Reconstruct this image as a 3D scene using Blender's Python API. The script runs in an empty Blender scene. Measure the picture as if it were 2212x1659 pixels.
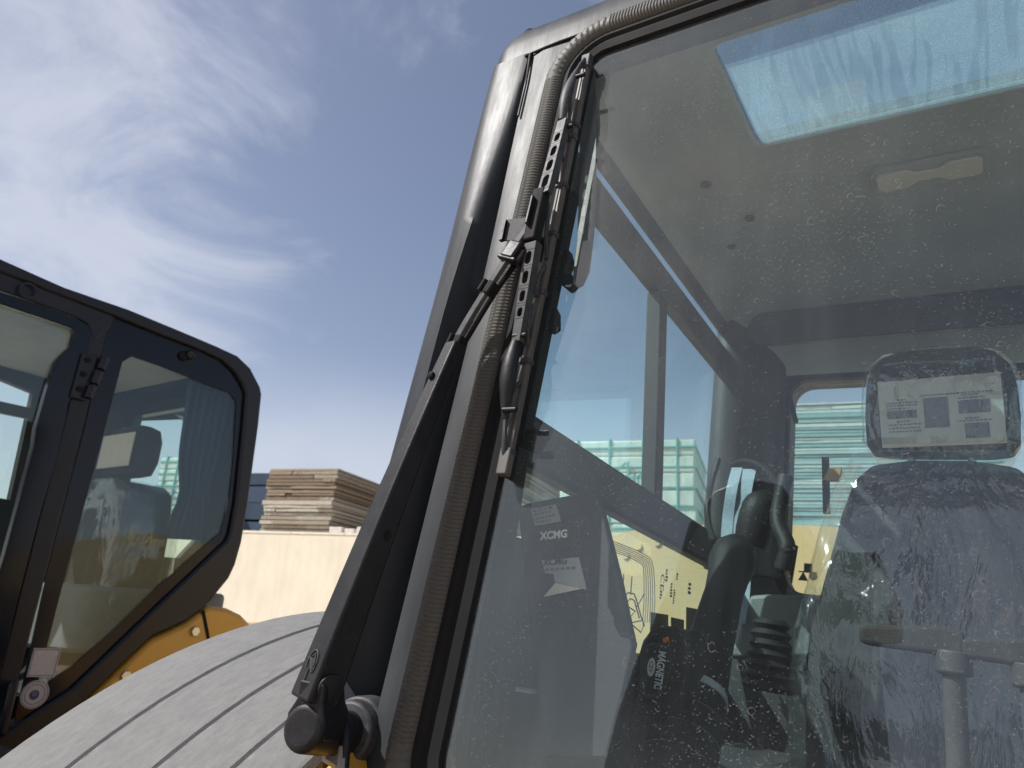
import bpy, bmesh, math, random
import numpy as np
from mathutils import Matrix, Vector
random.seed(7); rng = np.random.default_rng(7)
sc = bpy.context.scene
COL = sc.collection
rad = math.radians

# ------------------------------------------------------------------ camera
F, CX, CY = 1550.0, 1106.0, 829.5          # focal length and centre of a 2212 x 1659 picture
EYE = 1.75                                 # eye height over the ground
PITCH, ROLL = rad(17.9), rad(3.5)
nrm = lambda a: np.asarray(a, float) / np.linalg.norm(a)
up = np.array([math.sin(ROLL) * math.cos(PITCH), math.cos(ROLL) * math.cos(PITCH), -math.sin(PITCH)])
fw = nrm(np.array([0, 0, -1.0]) + up * (up[2]))
fw = nrm(np.array([0, 0, -1.0]) - np.dot(np.array([0, 0, -1.0]), up) * up)
rt = np.cross(fw, up)
WM = np.array([rt, fw, up])                # camera axes -> world axes
cam_d = bpy.data.cameras.new('camera'); cam = bpy.data.objects.new('camera', cam_d); COL.objects.link(cam)
m = Matrix.Identity(4)
for i in range(3):
    for j in range(3): m[i][j] = WM[i][j]
m.translation = (0, 0, EYE); cam.matrix_world = m
cam_d.sensor_width = 36; cam_d.lens = 36 * F / 2212; cam_d.clip_start = .02; cam_d.clip_end = 2000
cam_d.dof.use_dof = True; cam_d.dof.focus_distance = 1.0; cam_d.dof.aperture_fstop = 9.0
sc.camera = cam

# ------------------------------------------------------------------ light
SUN_H = nrm([-.985, -.170, 0]); SUN_EL = rad(48)
to_sun = np.array([SUN_H[0] * math.cos(SUN_EL), SUN_H[1] * math.cos(SUN_EL), math.sin(SUN_EL)])
sd = bpy.data.lights.new('sun', 'SUN'); sun = bpy.data.objects.new('sun', sd); COL.objects.link(sun)
sd.energy = 5.0; sd.angle = rad(.5); sd.color = (1, .975, .935)
sun.rotation_euler = Vector(to_sun).to_track_quat('Z', 'Y').to_euler()
world = bpy.data.worlds.new('World'); sc.world = world; world.use_nodes = True
nt = world.node_tree; nt.nodes.clear()
def N(nt, t, **k):
    n = nt.nodes.new(t)
    for a, b in k.items(): setattr(n, a, b)
    return n
def build_world():
    out = N(nt, 'ShaderNodeOutputWorld'); bg = N(nt, 'ShaderNodeBackground'); bg.inputs[1].default_value = .115
    sky = N(nt, 'ShaderNodeTexSky', sky_type='NISHITA'); sky.sun_disc = False
    sky.sun_elevation = SUN_EL; sky.sun_rotation = math.atan2(to_sun[0], to_sun[1])
    sky.air_density = 1.0; sky.dust_density = 2.2; sky.ozone_density = 2.0; sky.altitude = 600
    tc = N(nt, 'ShaderNodeTexCoord'); sep = N(nt, 'ShaderNodeSeparateXYZ'); L = nt.links.new
    L(tc.outputs['Generated'], sep.inputs[0])
    add = N(nt, 'ShaderNodeMath', operation='ADD'); add.inputs[1].default_value = .16; L(sep.outputs[2], add.inputs[0])
    mx = N(nt, 'ShaderNodeMath', operation='MAXIMUM'); mx.inputs[1].default_value = .04; L(add.outputs[0], mx.inputs[0])
    dx = N(nt, 'ShaderNodeMath', operation='DIVIDE'); L(sep.outputs[0], dx.inputs[0]); L(mx.outputs[0], dx.inputs[1])
    dy = N(nt, 'ShaderNodeMath', operation='DIVIDE'); L(sep.outputs[1], dy.inputs[0]); L(mx.outputs[0], dy.inputs[1])
    cb = N(nt, 'ShaderNodeCombineXYZ'); L(dx.outputs[0], cb.inputs[0]); L(dy.outputs[0], cb.inputs[1])
    mp = N(nt, 'ShaderNodeMapping'); mp.inputs['Rotation'].default_value = (rad(20), rad(-18), rad(10)); mp.inputs['Location'].default_value = (.35, .2, .1); mp.inputs['Scale'].default_value = (1.0, 1.0, 1.5)
    L(tc.outputs['Generated'], mp.inputs[0])
    n1 = N(nt, 'ShaderNodeTexNoise'); n1.inputs['Scale'].default_value = 3.4; n1.inputs['Detail'].default_value = 7; n1.inputs['Roughness'].default_value = .6; n1.inputs['Distortion'].default_value = .7
    L(mp.outputs[0], n1.inputs['Vector'])
    # a cirrus bank fills the western sky, the eastern sky is clear
    ms = N(nt, 'ShaderNodeMapRange', interpolation_type='SMOOTHSTEP'); ms.inputs['From Min'].default_value = -.16; ms.inputs['From Max'].default_value = -.46
    ms.inputs['To Min'].default_value = 0; ms.inputs['To Max'].default_value = .25
    L(sep.outputs[0], ms.inputs[0])
    sm = N(nt, 'ShaderNodeMath', operation='ADD'); L(n1.outputs[0], sm.inputs[0]); L(ms.outputs[0], sm.inputs[1])
    cr = N(nt, 'ShaderNodeMapRange', interpolation_type='SMOOTHSTEP'); cr.inputs['From Min'].default_value = .58; cr.inputs['From Max'].default_value = .92
    cr.inputs['To Max'].default_value = .72
    L(sm.outputs[0], cr.inputs[0])
    # low bank of thin cloud near the horizon
    hz = N(nt, 'ShaderNodeMapRange', interpolation_type='SMOOTHSTEP'); hz.inputs['From Min'].default_value = .34; hz.inputs['From Max'].default_value = .17
    hz.inputs['To Max'].default_value = .62; L(sep.outputs[2], hz.inputs[0])
    n2 = N(nt, 'ShaderNodeTexNoise'); n2.inputs['Scale'].default_value = 2.6; n2.inputs['Detail'].default_value = 5; L(mp.outputs[0], n2.inputs['Vector'])
    hm = N(nt, 'ShaderNodeMath', operation='MULTIPLY'); L(hz.outputs[0], hm.inputs[0])
    n2r = N(nt, 'ShaderNodeMapRange'); n2r.inputs['From Min'].default_value = .28; n2r.inputs['From Max'].default_value = .52; n2r.inputs['To Min'].default_value = .25; L(n2.outputs[0], n2r.inputs[0]); L(n2r.outputs[0], hm.inputs[1])
    mxx = N(nt, 'ShaderNodeMath', operation='MAXIMUM'); L(cr.outputs[0], mxx.inputs[0]); L(hm.outputs[0], mxx.inputs[1])
    tint = N(nt, 'ShaderNodeMix', data_type='RGBA', blend_type='MULTIPLY'); tint.inputs[0].default_value = 1
    L(sky.outputs[0], tint.inputs[6]); tint.inputs[7].default_value = (1.46, 1.20, 1.06, 1)
    mix = N(nt, 'ShaderNodeMix', data_type='RGBA'); L(mxx.outputs[0], mix.inputs[0]); L(tint.outputs[2], mix.inputs[6]); mix.inputs[7].default_value = (5.3, 5.6, 6.4, 1)
    L(mix.outputs[2], bg.inputs[0]); L(bg.outputs[0], out.inputs[0])
build_world()
vs = sc.view_settings; vs.view_transform = 'Standard'; vs.look = 'None'; vs.exposure = .16; vs.gamma = 1; vs.use_curve_mapping = False
cy = sc.cycles; cy.use_denoising = True; cy.use_adaptive_sampling = True; cy.adaptive_threshold = .025; cy.max_bounces = 7; cy.transparent_max_bounces = 24; cy.transmission_bounces = 8
cy.caustics_reflective = False; cy.caustics_refractive = False; cy.sample_clamp_indirect = 6

# ------------------------------------------------------------------ frames: two parked machines, the yard
CABX = nrm([2301, 146, 1550]); t_ = nrm([1030, -681, -1550]); CABY = nrm(t_ - CABX * (t_ @ CABX)); CABZ = np.cross(CABX, CABY)
CM = np.array([CABX, CABY, CABZ])
def ray(u, v): return np.array([(u - CX) / F, (CY - v) / F, -1.0])
GL0, GLS = .712, .0836                     # windscreen plane of the near cab: Y = GL0 + GLS * Z
def cab(u, v, ax, val):
    d = CM @ ray(u, v)
    t = (GL0 - val) / (d[1] - GLS * d[2]) if ax == 'W' else val / d['XYZ'.index(ax)]
    return d * t
def wp(x, z, dy=0.0): return np.array([x, GL0 + GLS * z + dy, z])
cyw = WM @ CABY; LY = nrm([cyw[0], cyw[1], 0]); LX = np.array([LY[1], -LY[0], 0]); LM = np.array([LX, LY, [0, 0, 1.0]])
def lft(u, v, ax, val):
    d = LM @ (WM @ ray(u, v)); return d * (val / d['XYZ'.index(ax)])
def mat4(cols, tr):
    M = Matrix.Identity(4)
    for j in range(3):
        for i in range(3): M[i][j] = cols[j][i]
    M.translation = tr; return M
CABM = mat4([WM @ CABX, WM @ CABY, WM @ CABZ], (0, 0, EYE))
LFTM = mat4([LX, LY, np.array([0, 0, 1.0])], (0, 0, EYE))

# ------------------------------------------------------------------ materials
MATS = {}
def mat(name, col, rough=.5, metal=0, coat=0, dirt=None, dirt_amt=.5, dirt_scale=6, bump=0, bump_scale=60, stretch=(1, 1, 1), spec=.5, var=.0):
    if name in MATS: return MATS[name]
    M = bpy.data.materials.new(name); M.use_nodes = True; t = M.node_tree; L = t.links.new
    b = t.nodes['Principled BSDF']; b.inputs['Roughness'].default_value = rough; b.inputs['Metallic'].default_value = metal
    b.inputs['Coat Weight'].default_value = coat; b.inputs['Specular IOR Level'].default_value = spec
    b.inputs['Base Color'].default_value = (*col, 1)
    tc = N(t, 'ShaderNodeTexCoord'); mp = N(t, 'ShaderNodeMapping'); mp.inputs['Scale'].default_value = stretch; L(tc.outputs['Object'], mp.inputs[0])
    last = None
    if var:
        n = N(t, 'ShaderNodeTexNoise'); n.inputs['Scale'].default_value = dirt_scale * 2.7; n.inputs['Detail'].default_value = 4; L(mp.outputs[0], n.inputs['Vector'])
        r = N(t, 'ShaderNodeMapRange'); r.inputs['From Min'].default_value = .25; r.inputs['From Max'].default_value = .75; r.inputs['To Min'].default_value = 1 - var; r.inputs['To Max'].default_value = 1 + var; L(n.outputs[0], r.inputs[0])
        mm = N(t, 'ShaderNodeMix', data_type='RGBA', blend_type='MULTIPLY'); mm.inputs[0].default_value = 1; mm.inputs[6].default_value = (*col, 1); L(r.outputs[0], mm.inputs[7]); last = mm.outputs[2]
    if dirt:
        n = N(t, 'ShaderNodeTexNoise'); n.inputs['Scale'].default_value = dirt_scale; n.inputs['Detail'].default_value = 5; n.inputs['Roughness'].default_value = .65; L(mp.outputs[0], n.inputs['Vector'])
        r = N(t, 'ShaderNodeMapRange'); r.inputs['From Min'].default_value = .38; r.inputs['From Max'].default_value = .72; r.inputs['To Max'].default_value = dirt_amt; L(n.outputs[0], r.inputs[0])
        mm = N(t, 'ShaderNodeMix', data_type='RGBA'); L(r.outputs[0], mm.inputs[0]); mm.inputs[7].default_value = (*dirt, 1)
        if last: L(last, mm.inputs[6])
        else: mm.inputs[6].default_value = (*col, 1)
        last = mm.outputs[2]
        rr = N(t, 'ShaderNodeMapRange'); rr.inputs['To Min'].default_value = rough; rr.inputs['To Max'].default_value = min(1, rough + .35); L(r.outputs[0], rr.inputs[0]); L(rr.outputs[0], b.inputs['Roughness'])
    if last: L(last, b.inputs['Base Color'])
    if bump:
        n = N(t, 'ShaderNodeTexNoise'); n.inputs['Scale'].default_value = bump_scale; n.inputs['Detail'].default_value = 4; L(mp.outputs[0], n.inputs['Vector'])
        bp = N(t, 'ShaderNodeBump'); bp.inputs['Strength'].default_value = bump; bp.inputs['Distance'].default_value = .004; L(n.outputs[0], bp.inputs['Height']); L(bp.outputs[0], b.inputs['Normal'])
    MATS[name] = M; return M

def glass(name, tint, dust=.05, dustcol=(.5, .49, .46), refl=.08, flecks=0, streak=False, dust_scale=5, gloss_rough=0.0, edge=None):
    if name in MATS: return MATS[name]
    M = bpy.data.materials.new(name); M.use_nodes = True; t = M.node_tree; t.nodes.clear(); L = t.links.new
    out = N(t, 'ShaderNodeOutputMaterial'); tr = N(t, 'ShaderNodeBsdfTransparent'); tr.inputs[0].default_value = (*tint, 1)
    df = N(t, 'ShaderNodeBsdfDiffuse'); df.inputs[0].default_value = (*dustcol, 1)
    tc = N(t, 'ShaderNodeTexCoord')
    mp = N(t, 'ShaderNodeMapping'); L(tc.outputs['Object'], mp.inputs[0])
    n = N(t, 'ShaderNodeTexNoise'); n.inputs['Scale'].default_value = dust_scale; n.inputs['Detail'].default_value = 4; n.inputs['Roughness'].default_value = .62; L(mp.outputs[0], n.inputs['Vector'])
    r = N(t, 'ShaderNodeMapRange'); r.inputs['From Min'].default_value = .3; r.inputs['From Max'].default_value = .7; r.inputs['To Min'].default_value = dust * .6; r.inputs['To Max'].default_value = dust * 1.5; L(n.outputs[0], r.inputs[0])
    fac = r.outputs[0]
    if dust < .015 and not flecks and not streak:
        for x in (n, r): t.nodes.remove(x)
        vn = N(t, 'ShaderNodeValue'); vn.outputs[0].default_value = dust; fac = vn.outputs[0]
    if flecks > .1:   # dust film thickest along the edges, with faint vertical runs
        sx = N(t, 'ShaderNodeSeparateXYZ'); L(tc.outputs['Object'], sx.inputs[0]); es = []
        for ch, c_, h_ in ((0, .015, .43), (2, 2.10, .53)):
            a1 = N(t, 'ShaderNodeMath', operation='SUBTRACT'); a1.inputs[1].default_value = c_; L(sx.outputs[ch], a1.inputs[0])
            a2 = N(t, 'ShaderNodeMath', operation='ABSOLUTE'); L(a1.outputs[0], a2.inputs[0])
            a3 = N(t, 'ShaderNodeMapRange', interpolation_type='SMOOTHSTEP'); a3.inputs['From Min'].default_value = h_ - .16; a3.inputs['From Max'].default_value = h_; a3.inputs['To Max'].default_value = .06; L(a2.outputs[0], a3.inputs[0]); es.append(a3)
        em = N(t, 'ShaderNodeMath', operation='MAXIMUM'); L(es[0].outputs[0], em.inputs[0]); L(es[1].outputs[0], em.inputs[1])
        mr = N(t, 'ShaderNodeMapping'); mr.inputs['Scale'].default_value = (34, 34, 2.5); L(tc.outputs['Object'], mr.inputs[0])
        rn = N(t, 'ShaderNodeTexNoise'); rn.inputs['Scale'].default_value = 1; rn.inputs['Detail'].default_value = 3; L(mr.outputs[0], rn.inputs['Vector'])
        rm = N(t, 'ShaderNodeMapRange'); rm.inputs['From Min'].default_value = .5; rm.inputs['From Max'].default_value = .75; rm.inputs['To Max'].default_value = .022; L(rn.outputs[0], rm.inputs[0])
        e1 = N(t, 'ShaderNodeMath', operation='ADD'); L(em.outputs[0], e1.inputs[0]); L(rm.outputs[0], e1.inputs[1])
        e2 = N(t, 'ShaderNodeMath', operation='ADD'); L(e1.outputs[0], e2.inputs[0]); L(fac, e2.inputs[1]); fac = e2.outputs[0]
    if streak:
        mps = N(t, 'ShaderNodeMapping'); mps.inputs['Scale'].default_value = (58, 5, 1); L(tc.outputs['Object'], mps.inputs[0])
        nw = N(t, 'ShaderNodeTexNoise'); nw.inputs['Scale'].default_value = 1; nw.inputs['Detail'].default_value = 2; nw.inputs['Distortion'].default_value = .8; L(mps.outputs[0], nw.inputs['Vector'])
        rs = N(t, 'ShaderNodeMapRange', interpolation_type='SMOOTHSTEP'); rs.inputs['From Min'].default_value = .40; rs.inputs['From Max'].default_value = .5; rs.inputs['To Min'].default_value = .0; rs.inputs['To Max'].default_value = 1; L(nw.outputs[0], rs.inputs[0])
        vv = N(t, 'ShaderNodeTexVoronoi', feature='DISTANCE_TO_EDGE'); vv.inputs['Scale'].default_value = 130
        nz = N(t, 'ShaderNodeTexNoise'); nz.inputs['Scale'].default_value = 60; L(mp.outputs[0], nz.inputs['Vector'])
        az = N(t, 'ShaderNodeMix', data_type='RGBA', blend_type='LINEAR_LIGHT'); az.inputs[0].default_value = .02; L(mp.outputs[0], az.inputs[6]); L(nz.outputs[1], az.inputs[7]); L(az.outputs[2], vv.inputs['Vector'])
        ed = N(t, 'ShaderNodeMapRange', interpolation_type='SMOOTHSTEP'); ed.inputs['From Min'].default_value = .10; ed.inputs['From Max'].default_value = .0; ed.inputs['To Min'].default_value = .04; ed.inputs['To Max'].default_value = .15; L(vv.outputs[0], ed.inputs[0])
        ml = N(t, 'ShaderNodeMath', operation='MULTIPLY_ADD'); L(rs.outputs[0], ml.inputs[0]); L(ed.outputs[0], ml.inputs[1]); L(fac, ml.inputs[2]); fac = ml.outputs[0]
    m1 = N(t, 'ShaderNodeMixShader'); L(fac, m1.inputs[0]); L(tr.outputs[0], m1.inputs[1]); 
    if streak:
        tl = N(t, 'ShaderNodeBsdfTranslucent'); tl.inputs[0].default_value = (*dustcol, 1); ads = N(t, 'ShaderNodeMixShader'); ads.inputs[0].default_value = .75; L(df.outputs[0], ads.inputs[1]); L(tl.outputs[0], ads.inputs[2]); L(ads.outputs[0], m1.inputs[2])
    else: L(df.outputs[0], m1.inputs[2])
    lw = N(t, 'ShaderNodeLayerWeight'); lw.inputs[0].default_value = .5
    pw = N(t, 'ShaderNodeMath', operation='POWER'); pw.inputs[1].default_value = 5; L(lw.outputs['Facing'], pw.inputs[0])
    ma = N(t, 'ShaderNodeMath', operation='MULTIPLY_ADD'); ma.inputs[1].default_value = 1 - refl; ma.inputs[2].default_value = refl; L(pw.outputs[0], ma.inputs[0])
    gl = N(t, 'ShaderNodeBsdfGlossy'); gl.inputs['Roughness'].default_value = gloss_rough; gl.inputs[0].default_value = (.84, .96, 1, 1)
    m2 = N(t, 'ShaderNodeMixShader'); L(ma.outputs[0], m2.inputs[0]); L(m1.outputs[0], m2.inputs[1]); L(gl.outputs[0], m2.inputs[2]); L(m2.outputs[0], out.inputs[0])
    MATS[name] = M; return M

def film(name, tint=(.93, .95, .95), refl=.16, rough=.1, bump=.6, bscale=14, haze=.06):
    M = bpy.data.materials.new(name); M.use_nodes = True; t = M.node_tree; t.nodes.clear(); L = t.links.new
    out = N(t, 'ShaderNodeOutputMaterial'); tr = N(t, 'ShaderNodeBsdfTransparent'); tr.inputs[0].default_value = (*tint, 1)
    df = N(t, 'ShaderNodeBsdfDiffuse'); df.inputs[0].default_value = (.7, .72, .72, 1)
    tc = N(t, 'ShaderNodeTexCoord'); mp = N(t, 'ShaderNodeMapping'); mp.inputs['Scale'].default_value = (1, 1, .45); mp.inputs['Rotation'].default_value = (0, rad(-32), 0); L(tc.outputs['Object'], mp.inputs[0])
    n = N(t, 'ShaderNodeTexNoise'); n.inputs['Scale'].default_value = bscale; n.inputs['Detail'].default_value = 5; n.inputs['Distortion'].default_value = 1.6; L(mp.outputs[0], n.inputs['Vector'])
    v = N(t, 'ShaderNodeTexVoronoi', feature='DISTANCE_TO_EDGE'); v.inputs['Scale'].default_value = bscale * .9; L(mp.outputs[0], v.inputs['Vector'])
    ad = N(t, 'ShaderNodeMath', operation='MULTIPLY_ADD'); ad.inputs[1].default_value = .8; L(v.outputs[0], ad.inputs[0]); L(n.outputs[0], ad.inputs[2])
    bp = N(t, 'ShaderNodeBump'); bp.inputs['Strength'].default_value = bump; bp.inputs['Distance'].default_value = .02; L(ad.outputs[0], bp.inputs['Height'])
    gl = N(t, 'ShaderNodeBsdfGlossy'); gl.inputs['Roughness'].default_value = rough; gl.inputs[0].default_value = (1, 1, 1, 1); L(bp.outputs[0], gl.inputs['Normal'])
    L(bp.outputs[0], df.inputs['Normal'])
    m1 = N(t, 'ShaderNodeMixShader'); m1.inputs[0].default_value = haze; L(tr.outputs[0], m1.inputs[1]); L(df.outputs[0], m1.inputs[2])
    fr = N(t, 'ShaderNodeLayerWeight'); fr.inputs[0].default_value = .5; L(bp.outputs[0], fr.inputs['Normal'])
    pw = N(t, 'ShaderNodeMath', operation='POWER'); pw.inputs[1].default_value = 3; L(fr.outputs['Facing'], pw.inputs[0])
    ma = N(t, 'ShaderNodeMath', operation='MULTIPLY_ADD'); ma.inputs[1].default_value = .28; ma.inputs[2].default_value = refl; L(pw.outputs[0], ma.inputs[0])
    m2 = N(t, 'ShaderNodeMixShader'); L(ma.outputs[0], m2.inputs[0]); L(m1.outputs[0], m2.inputs[1]); L(gl.outputs[0], m2.inputs[2]); L(m2.outputs[0], out.inputs[0])
    MATS[name] = M; return M

DUST = (.30, .28, .25)
m_paint = mat('grey_paint', (.023, .026, .030), .42, spec=.22, dirt=(.072, .077, .082), dirt_amt=.5, dirt_scale=13, stretch=(1, 1, .2), bump=.12, bump_scale=60)
m_trim = mat('woven_trim', (.082, .079, .072), .55, spec=.3, var=.10, dirt_scale=90)
m_rubber = mat('black_rubber', (.009, .009, .010), .7, spec=.2, dirt=(.03, .03, .03), dirt_amt=.3, dirt_scale=30)
m_wiper = mat('wiper_black', (.008, .008, .010), .45, spec=.3, dirt=(.035, .035, .038), dirt_amt=.3, dirt_scale=35, bump=.1, bump_scale=300)
m_wiper_grey = mat('wiper_worn', (.035, .036, .04), .45, spec=.3, dirt=(.12, .12, .12), dirt_amt=.5, dirt_scale=60, coat=.0)
m_spine = mat('wiper_spine', (.085, .077, .07), .5, var=.25, dirt_scale=40, stretch=(1, 1, .1))
m_steel = mat('bright_steel', (.55, .56, .57), .25, metal=1)
m_head = mat('headliner', (.37, .41, .425), .85, var=.12, dirt_scale=3, bump=.15, bump_scale=300)
m_inner = mat('interior_grey', (.038, .041, .045), .6, var=.15, dirt_scale=8, bump=.1, bump_scale=250)
m_dark = mat('interior_black', (.011, .011, .012), .55, spec=.3, dirt=(.03, .03, .03), dirt_amt=.3, dirt_scale=25, bump=.08, bump_scale=300)
m_pale = mat('interior_pale', (.17, .19, .18), .6, var=.12, dirt_scale=10)
m_fab = mat('seat_fabric', (.026, .027, .028), .9, var=.2, dirt_scale=40, bump=.3, bump_scale=500)
m_fab2 = mat('seat_fabric_light', (.05, .051, .052), .9, var=.2, dirt_scale=30, bump=.3, bump_scale=500)
m_white = mat('white_print', (.82, .84, .84), .6)
m_paper = mat('label_paper', (.64, .62, .53), .7, var=.06, dirt_scale=20)
m_paper_grey = mat('label_silver', (.36, .38, .38), .5, var=.1, dirt_scale=20)
m_ink = mat('print_black', (.03, .03, .035), .6)
m_ink_soft = mat('print_grey', (.16, .165, .17), .7)
m_yellow = mat('yellow_paint', (.72, .36, .025), .28, coat=.4, dirt=(.5, .36, .15), dirt_amt=.3, dirt_scale=4)
m_hood = mat('yellow_cover', (.70, .50, .24), .45, coat=.1, dirt=(.7, .6, .4), dirt_amt=.4, dirt_scale=3)
m_fender = mat('fender_grey', (.165, .165, .162), .85, spec=.2, var=.10, dirt=(.225, .223, .218), dirt_amt=.75, dirt_scale=34, stretch=(2.2, 1, 1), bump=.35, bump_scale=420)
m_groove = mat('fender_groove', (.17, .17, .166), .9, var=.3, dirt_scale=20)
m_tyre = mat('tyre', (.02, .02, .02), .8, dirt=DUST, dirt_amt=.4, dirt_scale=6)
m_pod = mat('dark_frame_paint', (.014, .014, .018), .30, spec=.35, dirt=(.035, .034, .036), dirt_amt=.3, dirt_scale=6)
m_frit = mat('black_glass_border', (.006, .008, .014), .12, spec=.3)
m_frit2 = mat('black_glass_dots', (.008, .009, .010), .3, dirt=(.10, .10, .10), dirt_amt=.5, dirt_scale=260)
m_wall = mat('cream_render', (.78, .715, .575), .9, var=.06, dirt_scale=1.6, dirt=(.62, .54, .42), dirt_amt=.5, stretch=(1, 1, .35), bump=.25, bump_scale=9)
m_sand = mat('sand', (.44, .38, .30), .95, var=.15, dirt_scale=.6, bump=.4, bump_scale=20)
m_orange = mat('orange_mark', (.8, .16, .03), .5)
m_tan = mat('tan_tape', (.42, .26, .10), .6)
m_belt = mat('belt_blue', (.26, .34, .40), .75, var=.15, dirt_scale=60, bump=.3, bump_scale=600)
m_curtain = mat('curtain_fabric', (.035, .05, .085), .9, var=.15, dirt_scale=14)
m_lens = mat('lamp_lens', (.62, .63, .60), .5)
g_front = glass('windscreen_outer', (.95, .985, .97), dust=.022, dustcol=(.37, .42, .44), refl=.066, flecks=.34)
g_back = glass('windscreen_inner', (.97, .99, .98), dust=.0, refl=.0)
g_edge = mat('glass_edge', (.10, .20, .17), .15)
g_side = glass('side_glass', (.89, 1.0, 1.0), dust=.02, refl=.05)
g_rear = glass('rear_glass', (.90, .97, .96), dust=.02, refl=.06)
g_sky = glass('skylight_glass', (.66, .83, .87), dust=.17, dustcol=(.62, .76, .80), refl=.05, streak=True)
g_left = glass('tinted_glass', (.93, .975, .965), dust=.003, refl=.038)
m_film = film('clear_film', refl=.085, rough=.055, bump=.7, bscale=8, haze=.02)

# ------------------------------------------------------------------ mesh helpers
class MB:
    def __init__(s): s.v = []; s.f = []; s.m = []
    def add(s, vs, fs, mi=0):
        o = len(s.v); s.v += [tuple(map(float, p)) for p in vs]; s.f += [tuple(i + o for i in f) for f in fs]; s.m += [mi] * len(fs); return s
    def box(s, lo, hi, mi=0):
        a, b = lo, hi
        P = [(a[0], a[1], a[2]), (b[0], a[1], a[2]), (b[0], b[1], a[2]), (a[0], b[1], a[2]), (a[0], a[1], b[2]), (b[0], a[1], b[2]), (b[0], b[1], b[2]), (a[0], b[1], b[2])]
        return s.add(P, [(3, 2, 1, 0), (4, 5, 6, 7), (0, 1, 5, 4), (1, 2, 6, 5), (2, 3, 7, 6), (3, 0, 4, 7)], mi)
    def prism(s, poly, vec, mi=0, mi_side=None, mi_back=None):
        n = len(poly); P = [np.asarray(p, float) for p in poly]; vec = np.asarray(vec, float)
        o = len(s.v); s.v += [tuple(p) for p in P] + [tuple(p + vec) for p in P]
        s.f += [tuple(o + i for i in range(n))[::-1], tuple(o + n + i for i in range(n))]; s.m += [mi, mi if mi_back is None else mi_back]
        for i in range(n): s.f.append((o + i, o + (i + 1) % n, o + n + (i + 1) % n, o + n + i)); s.m.append(mi if mi_side is None else mi_side)
        return s
    def ring(s, outer, inner, vec, mi=0):
        n = len(outer); vec = np.asarray(vec, float); o = len(s.v)
        for L_ in (outer, inner): s.v += [tuple(np.asarray(p, float)) for p in L_] 
        for L_ in (outer, inner): s.v += [tuple(np.asarray(p, float) + vec) for p in L_]
        for i in range(n):
            j = (i + 1) % n
            s.f += [(o + i, o + j, o + n + j, o + n + i), (o + 2 * n + i, o + 3 * n + i, o + 3 * n + j, o + 2 * n + j), (o + i, o + 2 * n + i, o + 2 * n + j, o + j), (o + n + i, o + n + j, o + 3 * n + j, o + 3 * n + i)]
            s.m += [mi] * 4
        return s
    def loft(s, rings, closed=True, cap=True, mi=0):
        n = len(rings[0]); o = len(s.v)
        for r in rings: s.v += [tuple(map(float, p)) for p in r]
        for k in range(len(rings) - 1):
            for i in range(n if closed else n - 1):
                j = (i + 1) % n; a = o + k * n; b = a + n
                s.f.append((a + i, a + j, b + j, b + i)); s.m.append(mi)
        if cap and closed:
            s.f.append(tuple(o + i for i in range(n))[::-1]); s.f.append(tuple(o + (len(rings) - 1) * n + i for i in range(n))); s.m += [mi, mi]
        return s
    def tube(s, path, r, seg=10, flat=1.0, hint=(0, 0, 1), cap=True, mi=0):
        P = [np.asarray(p, float) for p in path]; rings = []; R = r if hasattr(r, '__len__') else [r] * len(P)
        for k, p in enumerate(P):
            a = P[max(k - 1, 0)]; b = P[min(k + 1, len(P) - 1)]; t = nrm(b - a)
            x = np.cross(hint, t); x = nrm(x if np.linalg.norm(x) > 1e-5 else np.cross((1, .1, 0), t)); y = np.cross(t, x)
            rings.append([p + R[k] * (math.cos(q) * x + math.sin(q) * y * flat) for q in np.linspace(0, 2 * math.pi, seg, endpoint=False)])
        return s.loft(rings, True, cap, mi)
    def bar(s, p0, p1, w0, h0, w1=None, h1=None, hint=(0, -1, 0), mi=0):
        p0, p1 = np.asarray(p0, float), np.asarray(p1, float); w1 = w0 if w1 is None else w1; h1 = h0 if h1 is None else h1
        t = nrm(p1 - p0); x = nrm(np.cross(t, hint)); y = np.cross(x, t); y = y if np.dot(y, hint) > 0 else -y
        R = []
        for p, w, h in ((p0, w0, h0), (p1, w1, h1)):
            R.append([p + x * w / 2 + y * h / 2, p - x * w / 2 + y * h / 2, p - x * w / 2 - y * h / 2, p + x * w / 2 - y * h / 2])
        return s.loft(R, True, True, mi)
    def cyl(s, p0, p1, r0, r1=None, seg=20, mi=0):
        return s.tube([p0, p1], [r0, r0 if r1 is None else r1], seg, mi=mi)

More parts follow.
